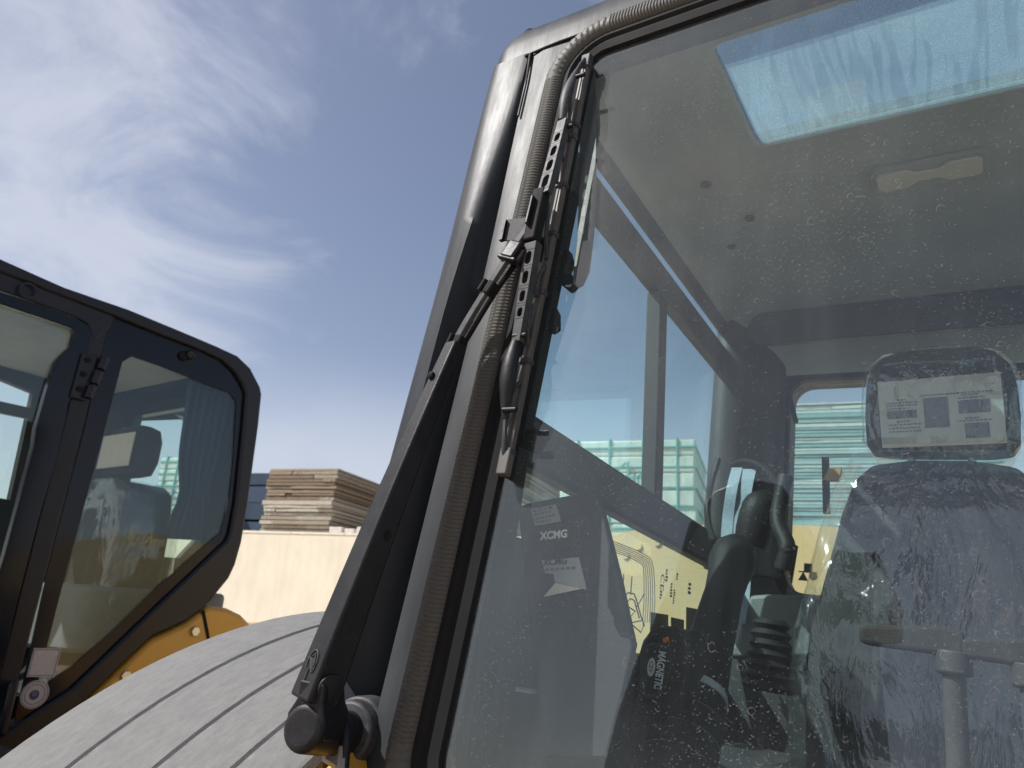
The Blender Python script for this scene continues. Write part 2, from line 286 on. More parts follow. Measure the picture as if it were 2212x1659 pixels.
class Fr:
    """A thing: an Empty at its base that parents the parts; part vertices are given in the frame's own coordinates."""
    def __init__(s, name, M, base, label, cat, group=None):
        s.root = bpy.data.objects.new(name, None); COL.objects.link(s.root); s.base = np.asarray(base, float)
        s.root.matrix_world = M @ Matrix.Translation(tuple(s.base)); s.root.empty_display_size = .1
        s.root['label'] = label; s.root['category'] = cat
        if group: s.root['group'] = group
    def part(s, name, mb, mats, parent=None, bevel=0, smooth=40, label=None, seg=2):
        o = mkobj(name, mb, mats, s.base, bevel, smooth, seg); o.parent = parent or s.root
        if label: o['label'] = label
        return o
def mkobj(name, mb, mats, base=(0, 0, 0), bevel=0, smooth=40, seg=2):
    me = bpy.data.meshes.new(name)
    me.from_pydata([tuple(np.asarray(p) - np.asarray(base)) for p in mb.v], [], mb.f)
    for x in (mats if isinstance(mats, (list, tuple)) else [mats]): me.materials.append(x)
    me.polygons.foreach_set('material_index', mb.m)
    bm = bmesh.new(); bm.from_mesh(me); bmesh.ops.recalc_face_normals(bm, faces=bm.faces); bm.to_mesh(me); bm.free()
    if smooth:
        me.polygons.foreach_set('use_smooth', [True] * len(me.polygons)); me.set_sharp_from_angle(angle=rad(smooth))
    o = bpy.data.objects.new(name, me); COL.objects.link(o)
    if bevel:
        b = o.modifiers.new('bevel', 'BEVEL'); b.width = bevel; b.segments = seg; b.limit_method = 'ANGLE'; b.angle_limit = rad(35)
    return o
def rrect(x0, x1, y0, y1, r, n=6):
    P = []
    for cx, cy_, a in ((x1 - r, y1 - r, 0), (x0 + r, y1 - r, 90), (x0 + r, y0 + r, 180), (x1 - r, y0 + r, 270)):
        for k in range(n + 1): q = rad(a + 90 * k / n); P.append((cx + r * math.cos(q), cy_ + r * math.sin(q)))
    return P
def bez(P, n=10):
    """smooth curve through points (Catmull-Rom)"""
    P = [np.asarray(p, float) for p in P]; Q = [2 * P[0] - P[1]] + P + [2 * P[-1] - P[-2]]; out = []
    for i in range(1, len(Q) - 2):
        for k in range(n):
            t = k / n; a, b, c, d = Q[i - 1], Q[i], Q[i + 1], Q[i + 2]
            out.append(.5 * ((2 * b) + (-a + c) * t + (2 * a - 5 * b + 4 * c - d) * t * t + (-a + 3 * b - 3 * c + d) * t ** 3))
    return out + [P[-1]]
def quad_plate(mb, q, thick, mi=0, nsub=1):
    q = [np.asarray(p, float) for p in q]; nn = nrm(np.cross(q[1] - q[0], q[3] - q[0])); mb.prism(q, nn * thick, mi); return nn
def text_mb(txt, org, ex, ey, size, thick=.0006, bold=0.0, mirror=False):
    """letters as real raised print: org = left end of the base line, ex along the line, ey up"""
    cu = bpy.data.curves.new('t', 'FONT'); cu.body = txt; cu.size = 1; cu.extrude = 0; cu.offset = bold
    ob = bpy.data.objects.new('t', cu); COL.objects.link(ob); dg = bpy.context.evaluated_depsgraph_get(); me = bpy.data.meshes.new_from_object(ob.evaluated_get(dg))
    mb = MB(); org = np.asarray(org, float); ex = nrm(ex); ey = nrm(np.asarray(ey) - ex * np.dot(ex, ey)); nz = np.cross(ex, ey)
    w = max(v.co.x for v in me.vertices)
    V = [org + ex * size * ((w - v.co.x) if mirror else v.co.x) + ey * size * v.co.y + nz * thick for v in me.vertices]
    mb.add(V, [tuple(p.vertices) for p in me.polygons])
    bpy.data.objects.remove(ob); bpy.data.meshes.remove(me); bpy.data.curves.remove(cu)
    mb.width = w * size
    return mb
def tag(o, label, cat, group=None):
    o['label'] = label; o['category'] = cat
    if group: o['group'] = group
    return o

# ================================================================== THE YARD
g = MB(); g.box((-300, -300, -.6), (300, 600, 0)); gr = mkobj('ground', g, m_sand, smooth=0); gr['kind'] = 'structure'
dv = WM @ np.array([(1662 - CX) / F, -(1365 - CY) / F, -1]); SY = nrm([dv[0], dv[1], 0]); SX = np.array([SY[1], -SY[0], 0])
d_ = WM @ ray(600, 1148); WALLA = np.array([0, 0, EYE]) + d_ * ((3.6 - EYE) / d_[2])
YM = mat4([SX, SY, np.array([0, 0, 1.0])], (WALLA[0], WALLA[1], 0))
TOP = 3.6
wl = Fr('boundary_wall', YM, (0, 0, 0), 'tall cream rendered retaining wall under the stacked packs', 'wall')
x_ = -40.0
while x_ < 60:
    w = MB(); w.box((x_ + .008, random.uniform(-.006, .006), -.3), (x_ + 24.992, .28, TOP - .06)); wl.part('wall_panel', w, m_wall, bevel=.006); x_ += 25.0
w = MB(); w.box((-40, .03, -.3), (60, .25, TOP - .10)); wl.part('wall_core', w, m_wall, smooth=0)
w = MB()
cope = [-40]
while cope[-1] < 60: cope.append(cope[-1] + random.uniform(1.6, 2.4))
m_cope = mat('cream_coping', (.74, .68, .57), .9, var=.12, dirt_scale=2, bump=.2, bump_scale=14)
for a, b in zip(cope[:-1], cope[1:]):
    if -14 < a < 20:
        w = MB(); w.box((a + .006, -.02, TOP - .06), (b - .006, .32, TOP + random.uniform(-.012, .012))); wl.part('coping_slab', w, m_cope, bevel=.006)
g = MB(); g.box((-40, .3, 2.9), (60, 120, TOP - .03)); ry = mkobj('raised_yard', g, m_sand, smooth=0); ry.matrix_world = YM; ry['kind'] = 'structure'

for k, (a, b, h, lab) in enumerate(((1.62, 2.02, .16, 'small pale stone block right against the foot of the timber stack'), (2.10, 2.40, .12, 'lowest pale stone block on the wall, between two others'), (2.46, 3.5, .17, 'long pale stone block on the wall right of the timber stack'))):
    w = MB(); w.box((a, .02, TOP), (b, .42, TOP + h)); o = mkobj('stone_block', w, mat('pale_stone', (.62, .58, .52), .9, var=.2, dirt_scale=4, bump=.4, bump_scale=20), (a, .02, TOP), bevel=.025); o.matrix_world = YM @ Matrix.Translation((a, .02, TOP)); tag(o, lab, 'stone block', 'stone blocks on the wall')
def stack(name, s0, s1, y0, depth, z1, layer, cols, label, cat, group=None, jit=.03, lean=0.0, pieces=(1, 2, 2, 3)):
    t = Fr(name, YM, (s0, y0, TOP), label, cat, group); z = TOP - .02; k = 0
    while z < z1 - layer * .4:
        h = layer * random.uniform(.65, 1.35); h = min(h, z1 - z); a = random.uniform(-jit, jit); b = random.uniform(-jit, jit); c = random.uniform(-jit, jit)
        f = (z - TOP) / (z1 - TOP); n_p = random.choice(pieces); cut = [0] + sorted(random.uniform(.15, .85) for _ in range(n_p - 1)) + [1]
        for u0, u1 in zip(cut[:-1], cut[1:]):
            q = MB(); sg = 5; R = []; c2 = c + random.uniform(-jit, jit) * .7; hh = h * random.uniform(.86, 1.0); w0 = random.uniform(-.1, .1) * h; w1 = random.uniform(-.1, .1) * h
            xa = s0 + a + (s1 + b - s0 - a) * u0 + .004; xb = s0 + a + (s1 + b - s0 - a) * u1 - .004
            for i in range(sg + 1):
                x = xa + (xb - xa) * i / sg; y = y0 + c2 + random.uniform(-.01, .01); sag = w0 + (w1 - w0) * i / sg
                R.append([(x, y, z + .006), (x, y + depth, z + .006), (x, y + depth, z + hh - .008 + sag * .3), (x, y, z + hh - .008 + sag * .3)])
            q.loft(R); t.part('board', q, cols(f, k), smooth=0)
        z += h; k += 1
    return t
tc = [mat('weathered_board_%d' % i, c, .9, var=.35, dirt_scale=5, stretch=(.6, .6, 7)) for i, c in enumerate([(.20, .15, .105), (.27, .215, .155), (.13, .10, .07), (.31, .265, .20), (.37, .33, .27), (.45, .41, .34)])]
def timber_cols(f, k): return random.choice(tc[:4]) if f > .47 else random.choice(tc[3:])
stack('timber_stack', -.70, 1.57, .12, 3.4, 5.40, .105, timber_cols, 'stack of weathered grey brown boards on the cream wall beside the windscreen pillar', 'timber stack', jit=.045)
stack('timber_stack', 3.9, 6.85, .12, 4.2, 5.82, .13, timber_cols, 'tall dark sided stack of boards seen through the side window below the bar', 'timber stack', jit=.03)
tblue = [mat('blue_board_%d' % i, c, .8, var=.25, dirt_scale=3, stretch=(.6, .6, 5)) for i, c in enumerate([(.030, .058, .105), (.022, .044, .08), (.035, .07, .13)])]
stack('blue_pack', -3.4, -1.0, 1.2, 3, 5.60, .62, lambda f, k: random.choice(tblue), 'dark blue wrapped pack between the boards and the left cab', 'pack', jit=.012, pieces=(1,))
film_c = [mat('film_board_%d' % i, c, .45, var=.2, dirt_scale=4, stretch=(.5, .5, 6)) for i, c in enumerate([(.33, .50, .51), (.41, .56, .565), (.27, .45, .46), (.50, .60, .585), (.22, .39, .40)])]
stack('film_wrapped_stack', 13.25, 17.5, .15, 3.2, 6.80, .085, lambda f, k: film_c[3] if f > .93 else random.choice(film_c), 'pale teal film wrapped stack of boards seen through the rear window', 'stack', jit=.02, pieces=(1, 1, 2))
m_load = mat('wrapped_load', (.62, .70, .62), .5, var=.22, dirt_scale=1.6, dirt=(.45, .56, .52), dirt_amt=.6, stretch=(1.2, 1.2, .5), bump=.5, bump_scale=5)
m_strap = mat('teal_strap', (.11, .36, .34), .5, var=.15, dirt_scale=3)
def pallet(s0, s1, y0, depth, z1, label, nh, nv, marks=False):
    t = Fr('wrapped_pallet', YM, (s0, y0, TOP), label, 'pallet', 'teal strapped packs on the wall'); rows = 6; dz = (z1 - TOP) / rows
    for r in range(rows):
        q = MB(); a = random.uniform(-.02, .02); q.box((s0 + a, y0 + random.uniform(0, .03), TOP - .02 + r * dz), (s1 + a, y0 + depth, TOP - .03 + (r + 1) * dz)); t.part('bale', q, m_load, bevel=.04)
    for k in range(nh):
        z = TOP + (z1 - TOP) * (k + .55) / nh; q = MB(); q.box((s0 - .03, y0 - .012, z - .022), (s1 + .04, y0 + depth + .05, z + .022)); t.part('strap', q, m_strap, bevel=.01)
    for k in range(nv):
        x = s0 + (s1 - s0) * (k + .5) / nv; q = MB(); q.box((x - .024, y0 - .018, TOP - .01), (x + .024, y0 + depth + .02, z1 + .01)); t.part('strap', q, m_strap, bevel=.01)
    if marks:
        q = MB(); c = np.array([s0 + (s1 - s0) * .55, y0 - .07, TOP + (z1 - TOP) * .62])
        for a, b in (((-.5, 0), (-.15, .32)), ((-.1, -.2), (-.1, .35)), ((-.35, -.05), (.3, -.05)), ((-.3, -.25), (-.3, -.02)), ((.15, -.25), (.15, .0)), ((.15, 0), (.42, .1))):
            q.bar(c + (a[0], 0, a[1]), c + (b[0], 0, b[1]), .05, .01)
        t.part('painted_mark', q, m_strap, smooth=0)
    return t
pallet(8.0, 11.25, .12, 3.2, 6.04, 'wide pale pack with teal straps and painted mark behind the side window', 5, 4, True)
pallet(-4.75, -3.4, .12, 2.4, 5.8, 'narrow teal strapped pack seen through the left cab glass', 6, 3)

# ================================================================== NEAR MACHINE
nm = Fr('wheel_loader', CABM, (-.1, 1.6, -1.75), 'near wheel loader with dark cab, dusty windscreen, parked wiper and grey ribbed fender', 'wheel loader')
P_ = nm.part
GX0, GX1, GZ0, GZ1, GR = -.53, .36, -.19, .893, .045
def frame_path(n=10):
    pts = []   # (x, z, outward nx, nz), closed loop
    for cx, cz, a in ((GX1 - GR, GZ1 - GR, 0), (GX0 + GR, GZ1 - GR, 90), (GX0 + GR, GZ0 + GR, 180), (GX1 - GR, GZ0 + GR, 270)):
        for k in range(n + 1): q = rad(a + 90 * k / n); pts.append((cx + GR * math.cos(q), cz + GR * math.sin(q), math.cos(q), math.sin(q)))
    out = []
    for i in range(len(pts)):
        a, b = pts[i], pts[(i + 1) % len(pts)]; d = math.hypot(a[0] - b[0], a[1] - b[1]); out.append((a, b, d))
    return out
def frame_sweep(prof, step=.05, mod=None):
    segs = frame_path(); rings = []; s_ = 0
    for a, b, d in segs:
        n = max(1, int(round(d / step)))
        for k in range(n):
            t = k / n; x, z, nx, nz = (a[i] + (b[i] - a[i]) * t for i in range(4)); ring = []
            for j, (o, dy) in enumerate(prof):
                e = mod(s_ + d * t, j) if mod else 0
                ring.append(wp(x + nx * o, z + nz * o, dy - e))
            rings.append(ring)
        s_ += d
    rings.append(rings[0]); mb = MB(); mb.loft(rings, True, False); return mb
# windscreen glass: a 5 mm pane
gl = rrect(GX0, GX1, GZ0, GZ1, GR, 8)
q = MB(); q.prism([wp(x, z, 0) for x, z in gl], (0, .005, 0), 0, 2, 1)
wsc = P_('windscreen', q, [g_front, g_back, g_edge], smooth=0, label='dusty windscreen pane with water marks')
m_spot = mat('dried_dust', (.22, .235, .24), .95, spec=.1)
def spots(n_c, n_d, n_r):
    q = MB()
    def P0():   # clumped, thicker towards the edges
        while True:
            x, z = rng.uniform(GX0 + .02, .30), rng.uniform(GZ0 + .02, GZ1 - .02)
            d = .45 + .25 * math.sin(x * 17 + 3 * math.sin(z * 9)) + .25 * math.sin(z * 21 + 4 * math.sin(x * 7) + 1.3) + .4 * max(0, abs(z - .35) / .54 - .6)
            if rng.random() < d: return x, z
    def arc(cx_, cz_, r_, a0, a1, th, n, sq):
        V = []; 
        for k in range(n + 1):
            a = a0 + (a1 - a0) * k / n; w_ = th * math.sin(math.pi * (k + .35) / (n + .7))
            wob = 1 + rng.uniform(-.12, .12)
            for rr in (r_ * wob, r_ * wob - w_): V.append(wp(cx_ + rr * math.cos(a), cz_ + rr * sq * math.sin(a), -.0006))
        q.add(V, [(2 * k, 2 * k + 1, 2 * k + 3, 2 * k + 2) for k in range(n)])
    for _ in range(n_c):
        x, z = P0(); r_ = rng.uniform(.0007, .0018) * (1 if rng.random() < .88 else 1.7); c_ = rad(270 + rng.normal(0, 38)); h_ = rad(rng.uniform(35, 85)); arc(x, z, r_, c_ - h_, c_ + h_, rng.uniform(.00016, .00042), 5, rng.uniform(.6, 1.2))
    for _ in range(n_d):
        x, z = P0(); a, b = rng.uniform(.0002, .00055, 2); t_ = rng.uniform(0, 3); c_, s_ = math.cos(t_), math.sin(t_)
        q.add([wp(x + a * c_, z + a * s_, -.0006), wp(x - b * s_, z + b * c_, -.0006), wp(x - a * c_, z - a * s_, -.0006), wp(x + b * s_, z - b * c_, -.0006)], [(0, 1, 2, 3)])
    for _ in range(n_r):
        x, z = P0(); arc(x, z, rng.uniform(.0018, .0042), 0, rad(rng.uniform(250, 360)), .0003, 12, rng.uniform(.7, 1.3))
    return q
sp_o = P_('dried_spots', spots(5200, 11000, 110), m_spot, wsc, smooth=0); sp_o['kind'] = 'stuff'
gi = rrect(GX0 + .018, GX1 - .018, GZ0 + .022, GZ1 - .014, .032, 8)
q = MB(); q.ring([wp(x, z, .0056) for x, z in gl], [wp(x, z, .0056) for x, z in gi], (0, .0012, 0)); P_('printed_border', q, m_frit2, wsc, smooth=0)
# rubber seal and woven edging round the pane
P_('rubber_seal', frame_sweep([(-.012, -.001), (-.010, -.007), (.002, -.010), (.008, -.004), (.014, -.003), (.020, -.008), (.03, -.006), (.034, .004), (.034, .02), (-.008, .012), (-.008, .0055), (.004, .0055), (.004, -.001)], .05), m_rubber)
nt_ = 12; tp = []
for k in range(nt_ + 1):
    a = math.pi * k / nt_; tp.append((.0465 - .0195 * math.cos(a), .004 - .020 * math.sin(a) ** .8))
tp += [(.064, .012), (.03, .012)]
def braid(s_, j):
    if j == 0 or j > nt_ - 1: return 0
    ph = (s_ / .0054 + (.22 if (j // 2) % 2 else 0)) % 1
    return .0024 * (1 - ph) if ph > .12 else .0024 * ph / .12 * .88
P_('woven_edging', frame_sweep(tp, .00135, braid), m_trim, smooth=22)
# A pillars
def pillar(mirror):
    rings = []
    for z in list(np.linspace(-.95, .4, 10)) + list(np.linspace(.43, .95, 27)) + [.954]:
        gt = min(1, max(0, (z - .40) / .52)); gq = 1 - gt * gt * (3 - 2 * gt); gw = .3 + .7 * gq
        mid = -.650
        pr = [(-.545, .05), (-.545, .012), (-.55, .003), (-.60, .0015), (-.622, .001), (mid + .018 * gw, .004), (mid + .010 * gw, .010 + .018 * gq), (mid - .004 * gw, .012 + .036 * gq), (mid - .018 * gw, .012 + .034 * gq), (mid - .032 * gw, .008 + .012 * gq), (mid - .041 * gw - .004, .004), (-.712, .009), (-.730, .015), (-.744, .026), (-.753, .042), (-.758, .065), (-.758, .11), (-.69, .125), (-.62, .12), (-.60, .09), (-.57, .06)]
        kk = min(1, max(0, (z - .45) / .48)); kk = kk * kk * (3 - 2 * kk); pr = [(x, dy * (1 - .8 * kk) + .001 * kk) if 8 <= i <= 12 else (x, dy * (1 - .35 * kk)) if 13 <= i <= 15 else (x, dy) for i, (x, dy) in enumerate(pr)]; sq = 0
        R = [wp((-.17 - x if mirror else x), z, dy + sq) for x, dy in pr]; rings.append(R[::-1] if mirror else R)
    q = MB(); q.loft(rings); return q
pl = P_('front_pillar', pillar(False), m_paint, smooth=50, label='scuffed dark grey pillar with a long groove')
P_('front_pillar', pillar(True), m_paint, smooth=50)
q = MB(); q.tube(bez([wp(-.640, .80, -.0005), wp(-.642, .88, -.0005), wp(-.648, .945, -.0005)], 8), .0022, 8); P_('weld_seam', q, m_paint, pl)
q = MB(); q.tube(bez([wp(-.66, .946, .001), wp(-.60, .949, .0), wp(-.545, .949, .0), wp(-.3, .949, 0), wp(.3, .949, 0)], 5), .0022, 8); P_('weld_seam', q, m_rubber, pl)
q = MB(); q.box(wp(-.60, .90, .004) , wp(.43, .951, .06)); q.v = [tuple(wp(x, z, .004 if i % 8 in (0, 1, 4, 5) else .06)) for i, (x, y, z) in enumerate(q.v)]
P_('front_header', q, m_paint, smooth=0)
q = MB(); q.add([wp(x, z, dy) for dy in (.004, .05) for x, z in ((-.60, -.95), (.43, -.95), (.43, -.235), (-.60, -.235))], [(0, 1, 2, 3), (7, 6, 5, 4), (0, 4, 5, 1), (1, 5, 6, 2), (2, 6, 7, 3), (3, 7, 4, 0)])
P_('lower_front_panel', q, m_paint, smooth=0)
# roof shell with skylight
SX0, SX1, SY0, SY1 = -.36, .18, .90, 1.18
def rl(x0, x1, y0, y1, r, z): return [(x, y, z) for x, y in rrect(x0, x1, y0, y1, r, 7)]
def wide(R):
    out = []
    for x, y, z in R:
        t = min(1, max(0, (y - .86) / .16)); k = .104 * t * t * (3 - 2 * t); out.append((x + k if x < -.6 else x - k if x > .43 else x, y, z))
    return out
def dens2(R, n):   # add points on the two long sides (in y) until the loop has n points
    out = []; extra = (n - len(R)) // 2; k = 0
    for i, (a, b) in enumerate(zip(R, R[1:] + R[:1])):
        out.append(a)
        if abs(a[1] - b[1]) > .1 and abs(a[0] - b[0]) < 1e-6:
            for j in range(extra): out.append(tuple(np.array(a) + (np.array(b) - np.array(a)) * (j + 1) / (extra + 1)))
    return out
def dense(R):
    out = []
    for a, b in zip(R, R[1:] + R[:1]):
        n_ = 8 if abs(a[1] - b[1]) > .3 else 1
        for k in range(n_): out.append(tuple(np.array(a) + (np.array(b) - np.array(a)) * (k / n_) ** 1.8))
    return out
q = MB(); rings = []
for z, ins in ((.951, .0015), (.985, .003), (1.012, .010), (1.033, .022), (1.046, .04), (1.054, .065), (1.058, .1)):
    rings.append(wide(dense(rl(-.756 + ins, .586 - ins, .794 + ins * .9, 1.98 - ins, .052, z))))
for a in (rl(SX0 - .15, SX1 + .15, SY0 - .05, SY1 + .10, .04, 1.062), rl(SX0 - .01, SX1 + .01, SY0 - .006, SY1 + .008, .02, .972), rl(SX0, SX1, SY0, SY1, .02, .960)): rings.append(dense(a) if len(dense(a)) == len(rings[0]) else dens2(a, len(rings[0])))
rings.append(wide(dense(rl(-.756 + .02, .586 - .02, .794 + .02, 1.96, .05, .975)))); rings.append(rings[0])
q.loft(rings, True, False); roof = P_('roof', q, m_paint, smooth=50)
q = MB(); q.prism(rl(SX0 - .004, SX1 + .004, SY0 - .004, SY1 + .004, .022, .950), (0, 0, .006)); P_('skylight', q, g_sky, roof, smooth=0, label='skylight with dried water runs')
c = cab(1147, 76, 'Y', .87); q = MB(); q.cyl(c - (0, 0, .04), c + (0, 0, .004), .020, .015); P_('roof_bolt', q, m_rubber, roof, bevel=.003)
# headliner, coved down to the windows
def dl(R, e=10): return dens2(R, len(R) + 2 * e)
q = MB(); rings = [dl(rl(SX0, SX1, SY0, SY1, .02, .957)), dl(rl(SX0 - .001, SX1 + .001, SY0 - .001, SY1 + .001, .021, .944)), dl(rl(SX0 - .005, SX1 + .005, SY0 - .005, SY1 + .005, .025, .940))]
rings.append(dl([(x, y, .940) for x, y in rrect(-.47, .30, .86, 1.50, .06, 7)]))
def cov(f):
    x0, x1, y0, y1 = -.47 - .15 * f[0], .30 + .15 * f[0], .86 - .052 * f[1], 1.50 + .36 * f[2]
    R = []
    for x, y, _z in dl([(x, y, 0) for x, y in rrect(x0, x1, y0, y1, .06, 7)]):
        ty = (y - y0) / (y1 - y0); tr = max(0, (ty - .80) / .20); tf = max(0, (.12 - ty) / .12); tr = tr * tr
        R.append((x, y, f[3] * (1 - tr) * (1 - tf) + f[4] * tr + f[5] * tf))
    return R
rings += [cov((.5, .5, .3, .930, .925, .93)), cov((.8, .8, .6, .915, .89, .92)), cov((.93, 1, .85, .898, .83, .905)), cov((.98, 1, .97, .886, .755, .90)), cov((1.0, 1, 1, .882, .728, .895))]
q.loft(rings, True, False); hl = P_('headliner', q, m_head, smooth=60)
# cabin lamp: dog-bone lens in a frame
lc = lambda a, b, z: (-.086 + a, 1.352 + b, z)
q = MB(); q.prism([lc(x, y, .9395) for x, y in rrect(-.098, .098, -.040, .040, .016, 5)], (0, 0, -.010)); lamp = P_('cabin_lamp', q, m_head, bevel=.003)
q = MB(); db = [(-.088, -.02), (-.082, -.028), (-.035, -.028), (-.018, -.014), (.018, -.014), (.035, -.028), (.082, -.028), (.088, -.02), (.088, .02), (.082, .028), (.035, .028), (.018, .012), (-.018, .012), (-.035, .028), (-.082, .028), (-.088, .02)]
q.prism([lc(x, y, .930) for x, y in db], (0, 0, -.006)); P_('lens', q, m_lens, lamp, bevel=.002)
for u, v in ((1580, 530), (1525, 397), (1620, 470)):
    c = cab(u, v, 'Z', .936); q = MB(); q.cyl(c, c - (0, 0, .006), .012, .009); P_('trim_clip', q, m_inner, hl, bevel=.001)
q = MB(); c0 = cab(1935, 695, 'Y', 1.70); pts = rrect(-.33, .33, -.045, .045, .04, 6)
q.prism([c0 + (x, -.03 + .35 * y * 0, y) for x, y in pts], (0, .08, .03)); P_('speaker_panel', q, m_inner, hl, bevel=.006)
# side frame: bars of the sliding side window, rear post, sills (both sides, the far one mirrored)
def mir(q): r = MB(); r.v = [(-.17 - x, y, z) for x, y, z in q.v]; r.f = [f[::-1] for f in q.f]; r.m = list(q.m); return r
def both(name, q, mt, bevel=0, smooth=40, parent=None): 
    a = P_(name, q, mt, parent, bevel=bevel, smooth=smooth); b = P_(name, mir(q), mt, parent, bevel=bevel, smooth=smooth); return a, b
q = MB(); q.bar((-.613, .82, .784), (-.613, 1.92, .745), .030, .066, hint=(0, 0, 1)); both('window_rail', q, m_inner, .004)
q = MB(); q.bar((-.607, .80, .872), (-.607, 1.93, .835), .014, .044, hint=(0, 0, 1)); both('roof_rail', q, m_inner, .004)
q = MB(); q.bar((-.612, 1.333, .735), (-.612, 1.405, .28), .040, .034, hint=(1, 0, 0)); both('window_divider', q, m_inner, .003)
q = MB(); q.bar((-.610, .80, .270), (-.610, 1.98, .236), .04, .080, hint=(0, 0, 1)); sill = both('window_sill_bar', q, m_inner, .008)
q = MB(); q.prism([(-.66, y, z) for y, z in ((.86, -.95), (1.95, -.95), (1.95, -.02), (1.32, -.02), (1.08, .126), (.86, .124))], (.045, 0, 0)); both('side_panel', q, m_inner, .006)
q = MB(); q.tube([(-.612, .87, .127), (-.612, 1.07, .129)], .0022, 8); both('panel_edge', q, m_lens)
q = MB(); q.prism([(-.632, .85, -.06), (-.632, 1.90, -.06), (-.632, 1.90, .87), (-.632, .85, .88)], (.005, 0, 0)); sg, sg2 = both('side_window', q, g_side, smooth=0)
q = MB(); q.bar((-.612, .86, -.36), (-.612, .86, .83), .05, .05, hint=(1, 0, 0)); both('window_post', q, m_dark, .006)
# rear wall with its window
ro = rrect(-.64, .47, -.95, .95, .03, 6); ri = rrect(-.457, .287, .165, .722, .05, 6)
ri = [(x, z) for x, z in ri]
q = MB(); q.ring([(x, 1.87, z) for x, z in ro], [(x, 1.87, z) for x, z in ri], (0, .09, 0)); rw = P_('rear_wall', q, m_inner, smooth=50)
q = MB(); q.ring([(x, 1.867, z) for x, z in rrect(-.475, .305, .147, .74, .062, 6)], [(x, 1.867, z) for x, z in rrect(-.452, .282, .17, .717, .048, 6)], (0, .02, 0)); P_('rear_seal', q, m_rubber, rw, smooth=50)
q = MB(); q.prism([(x, 1.925, z) for x, z in ri], (0, .005, 0)); rg = P_('rear_window', q, g_rear, smooth=0)
# rear corner trim, soft vertical form
rings = []
for z, a in ((.90, 0), (.86, .01), (.74, .018), (.55, .02), (.40, .02), (.30, .016), (.2, .0)):
    rings.append([(-.63, 1.90, z), (-.63, 1.80 - a, z), (-.615, 1.775 - a, z), (-.58, 1.768 - a, z), (-.545, 1.80 - a, z), (-.53, 1.815 - a * .6, z), (-.48, 1.835, z), (-.462, 1.85, z), (-.458, 1.90, z)])
q = MB(); q.loft(rings); both('corner_trim', q, m_inner, 0, 60)
# marks on the rear glass and rear wiper outside
q = MB()
c = cab(1746, 1226, 'Y', 1.924); q.box(c + (-.010, -.0008, -.010), c + (.010, 0, .010))
c = cab(1735, 1247, 'Y', 1.924); q.prism([c + (-.012, 0, -.008), c + (.012, 0, -.008), c + (0, 0, .014)], (0, -.0008, 0))
c = cab(1757, 1245, 'Y', 1.924); q.tube([c, c - (0, .0008, 0)], .010, 14)
c = cab(1745, 1236, 'Y', 1.924); q.box(c + (-.022, -.0008, -.0015), c + (.022, 0, .0015)); P_('glass_marks', q, m_ink_soft, rg, smooth=0)
q = MB(); a, b = cab(1719, 1178, 'Y', 1.96), cab(1703, 1275, 'Y', 1.96); q.bar(a, b, .012, .01); P_('rear_wiper', q, m_dark, bevel=.002)
q = MB(); q.tube([cab(1699, 830, 'Y', 1.86), cab(1706, 860, 'Y', 1.86), cab(1720, 913, 'Y', 1.86)], .006, 8); P_('pull_cord', q, m_dark)
# print on the side pane (seen from inside, so it reads backwards)
XP = -.6262
def sp(u, v): return cab(u, v, 'X', XP)
q = MB(); q.prism([sp(1143, 802), sp(1154, 807), sp(1152, 824), sp(1141, 817)], (.0006, 0, 0)); logo = P_('glass_stamp', q, m_ink, sg, smooth=0)
q = MB(); q.prism([sp(1146, 808) + (.0012, 0, 0), sp(1151, 810) + (.0012, 0, 0), sp(1147, 819) + (.0012, 0, 0)], (.0004, 0, 0)); P_('stamp_triangle', q, m_white, sg, smooth=0)
ring_c = sp(1154, 845); q = MB(); rg_o = [ring_c + (0, .0075 * math.cos(a), .0095 * math.sin(a)) for a in np.linspace(0, 2 * math.pi, 24, endpoint=False)]; rg_i = [ring_c + (0, .006 * math.cos(a), .008 * math.sin(a)) for a in np.linspace(0, 2 * math.pi, 24, endpoint=False)]
q.ring(rg_o, rg_i, (.0006, 0, 0)); P_('stamp_ring', q, m_ink_soft, sg, smooth=0)
def sidetext(txt, u, v, size, mt=m_ink_soft):
    o = sp(u, v); t = text_mb(txt, o, (0, 1, 0), (0, 0, 1), size, .0006); P_('stamp_lettering', t, mt, sg, smooth=0)
t = text_mb('CCC', ring_c + (0, .0052, -.0035), (0, -1, 0), (0, 0, 1), .0085, -.0006); P_('stamp_lettering', t, m_ink_soft, sg, smooth=0)
t = text_mb('E000061', sp(1158, 857) + (0, .002, 0), (0, -1, 0), (0, 0, 1), .006, -.0006); P_('stamp_lettering', t, m_ink_soft, sg, smooth=0)
t = text_mb('25', sp(1150, 864), (0, -1, 0), (0, 0, 1), .008, -.0006); P_('stamp_lettering', t, m_ink_soft, sg, smooth=0)
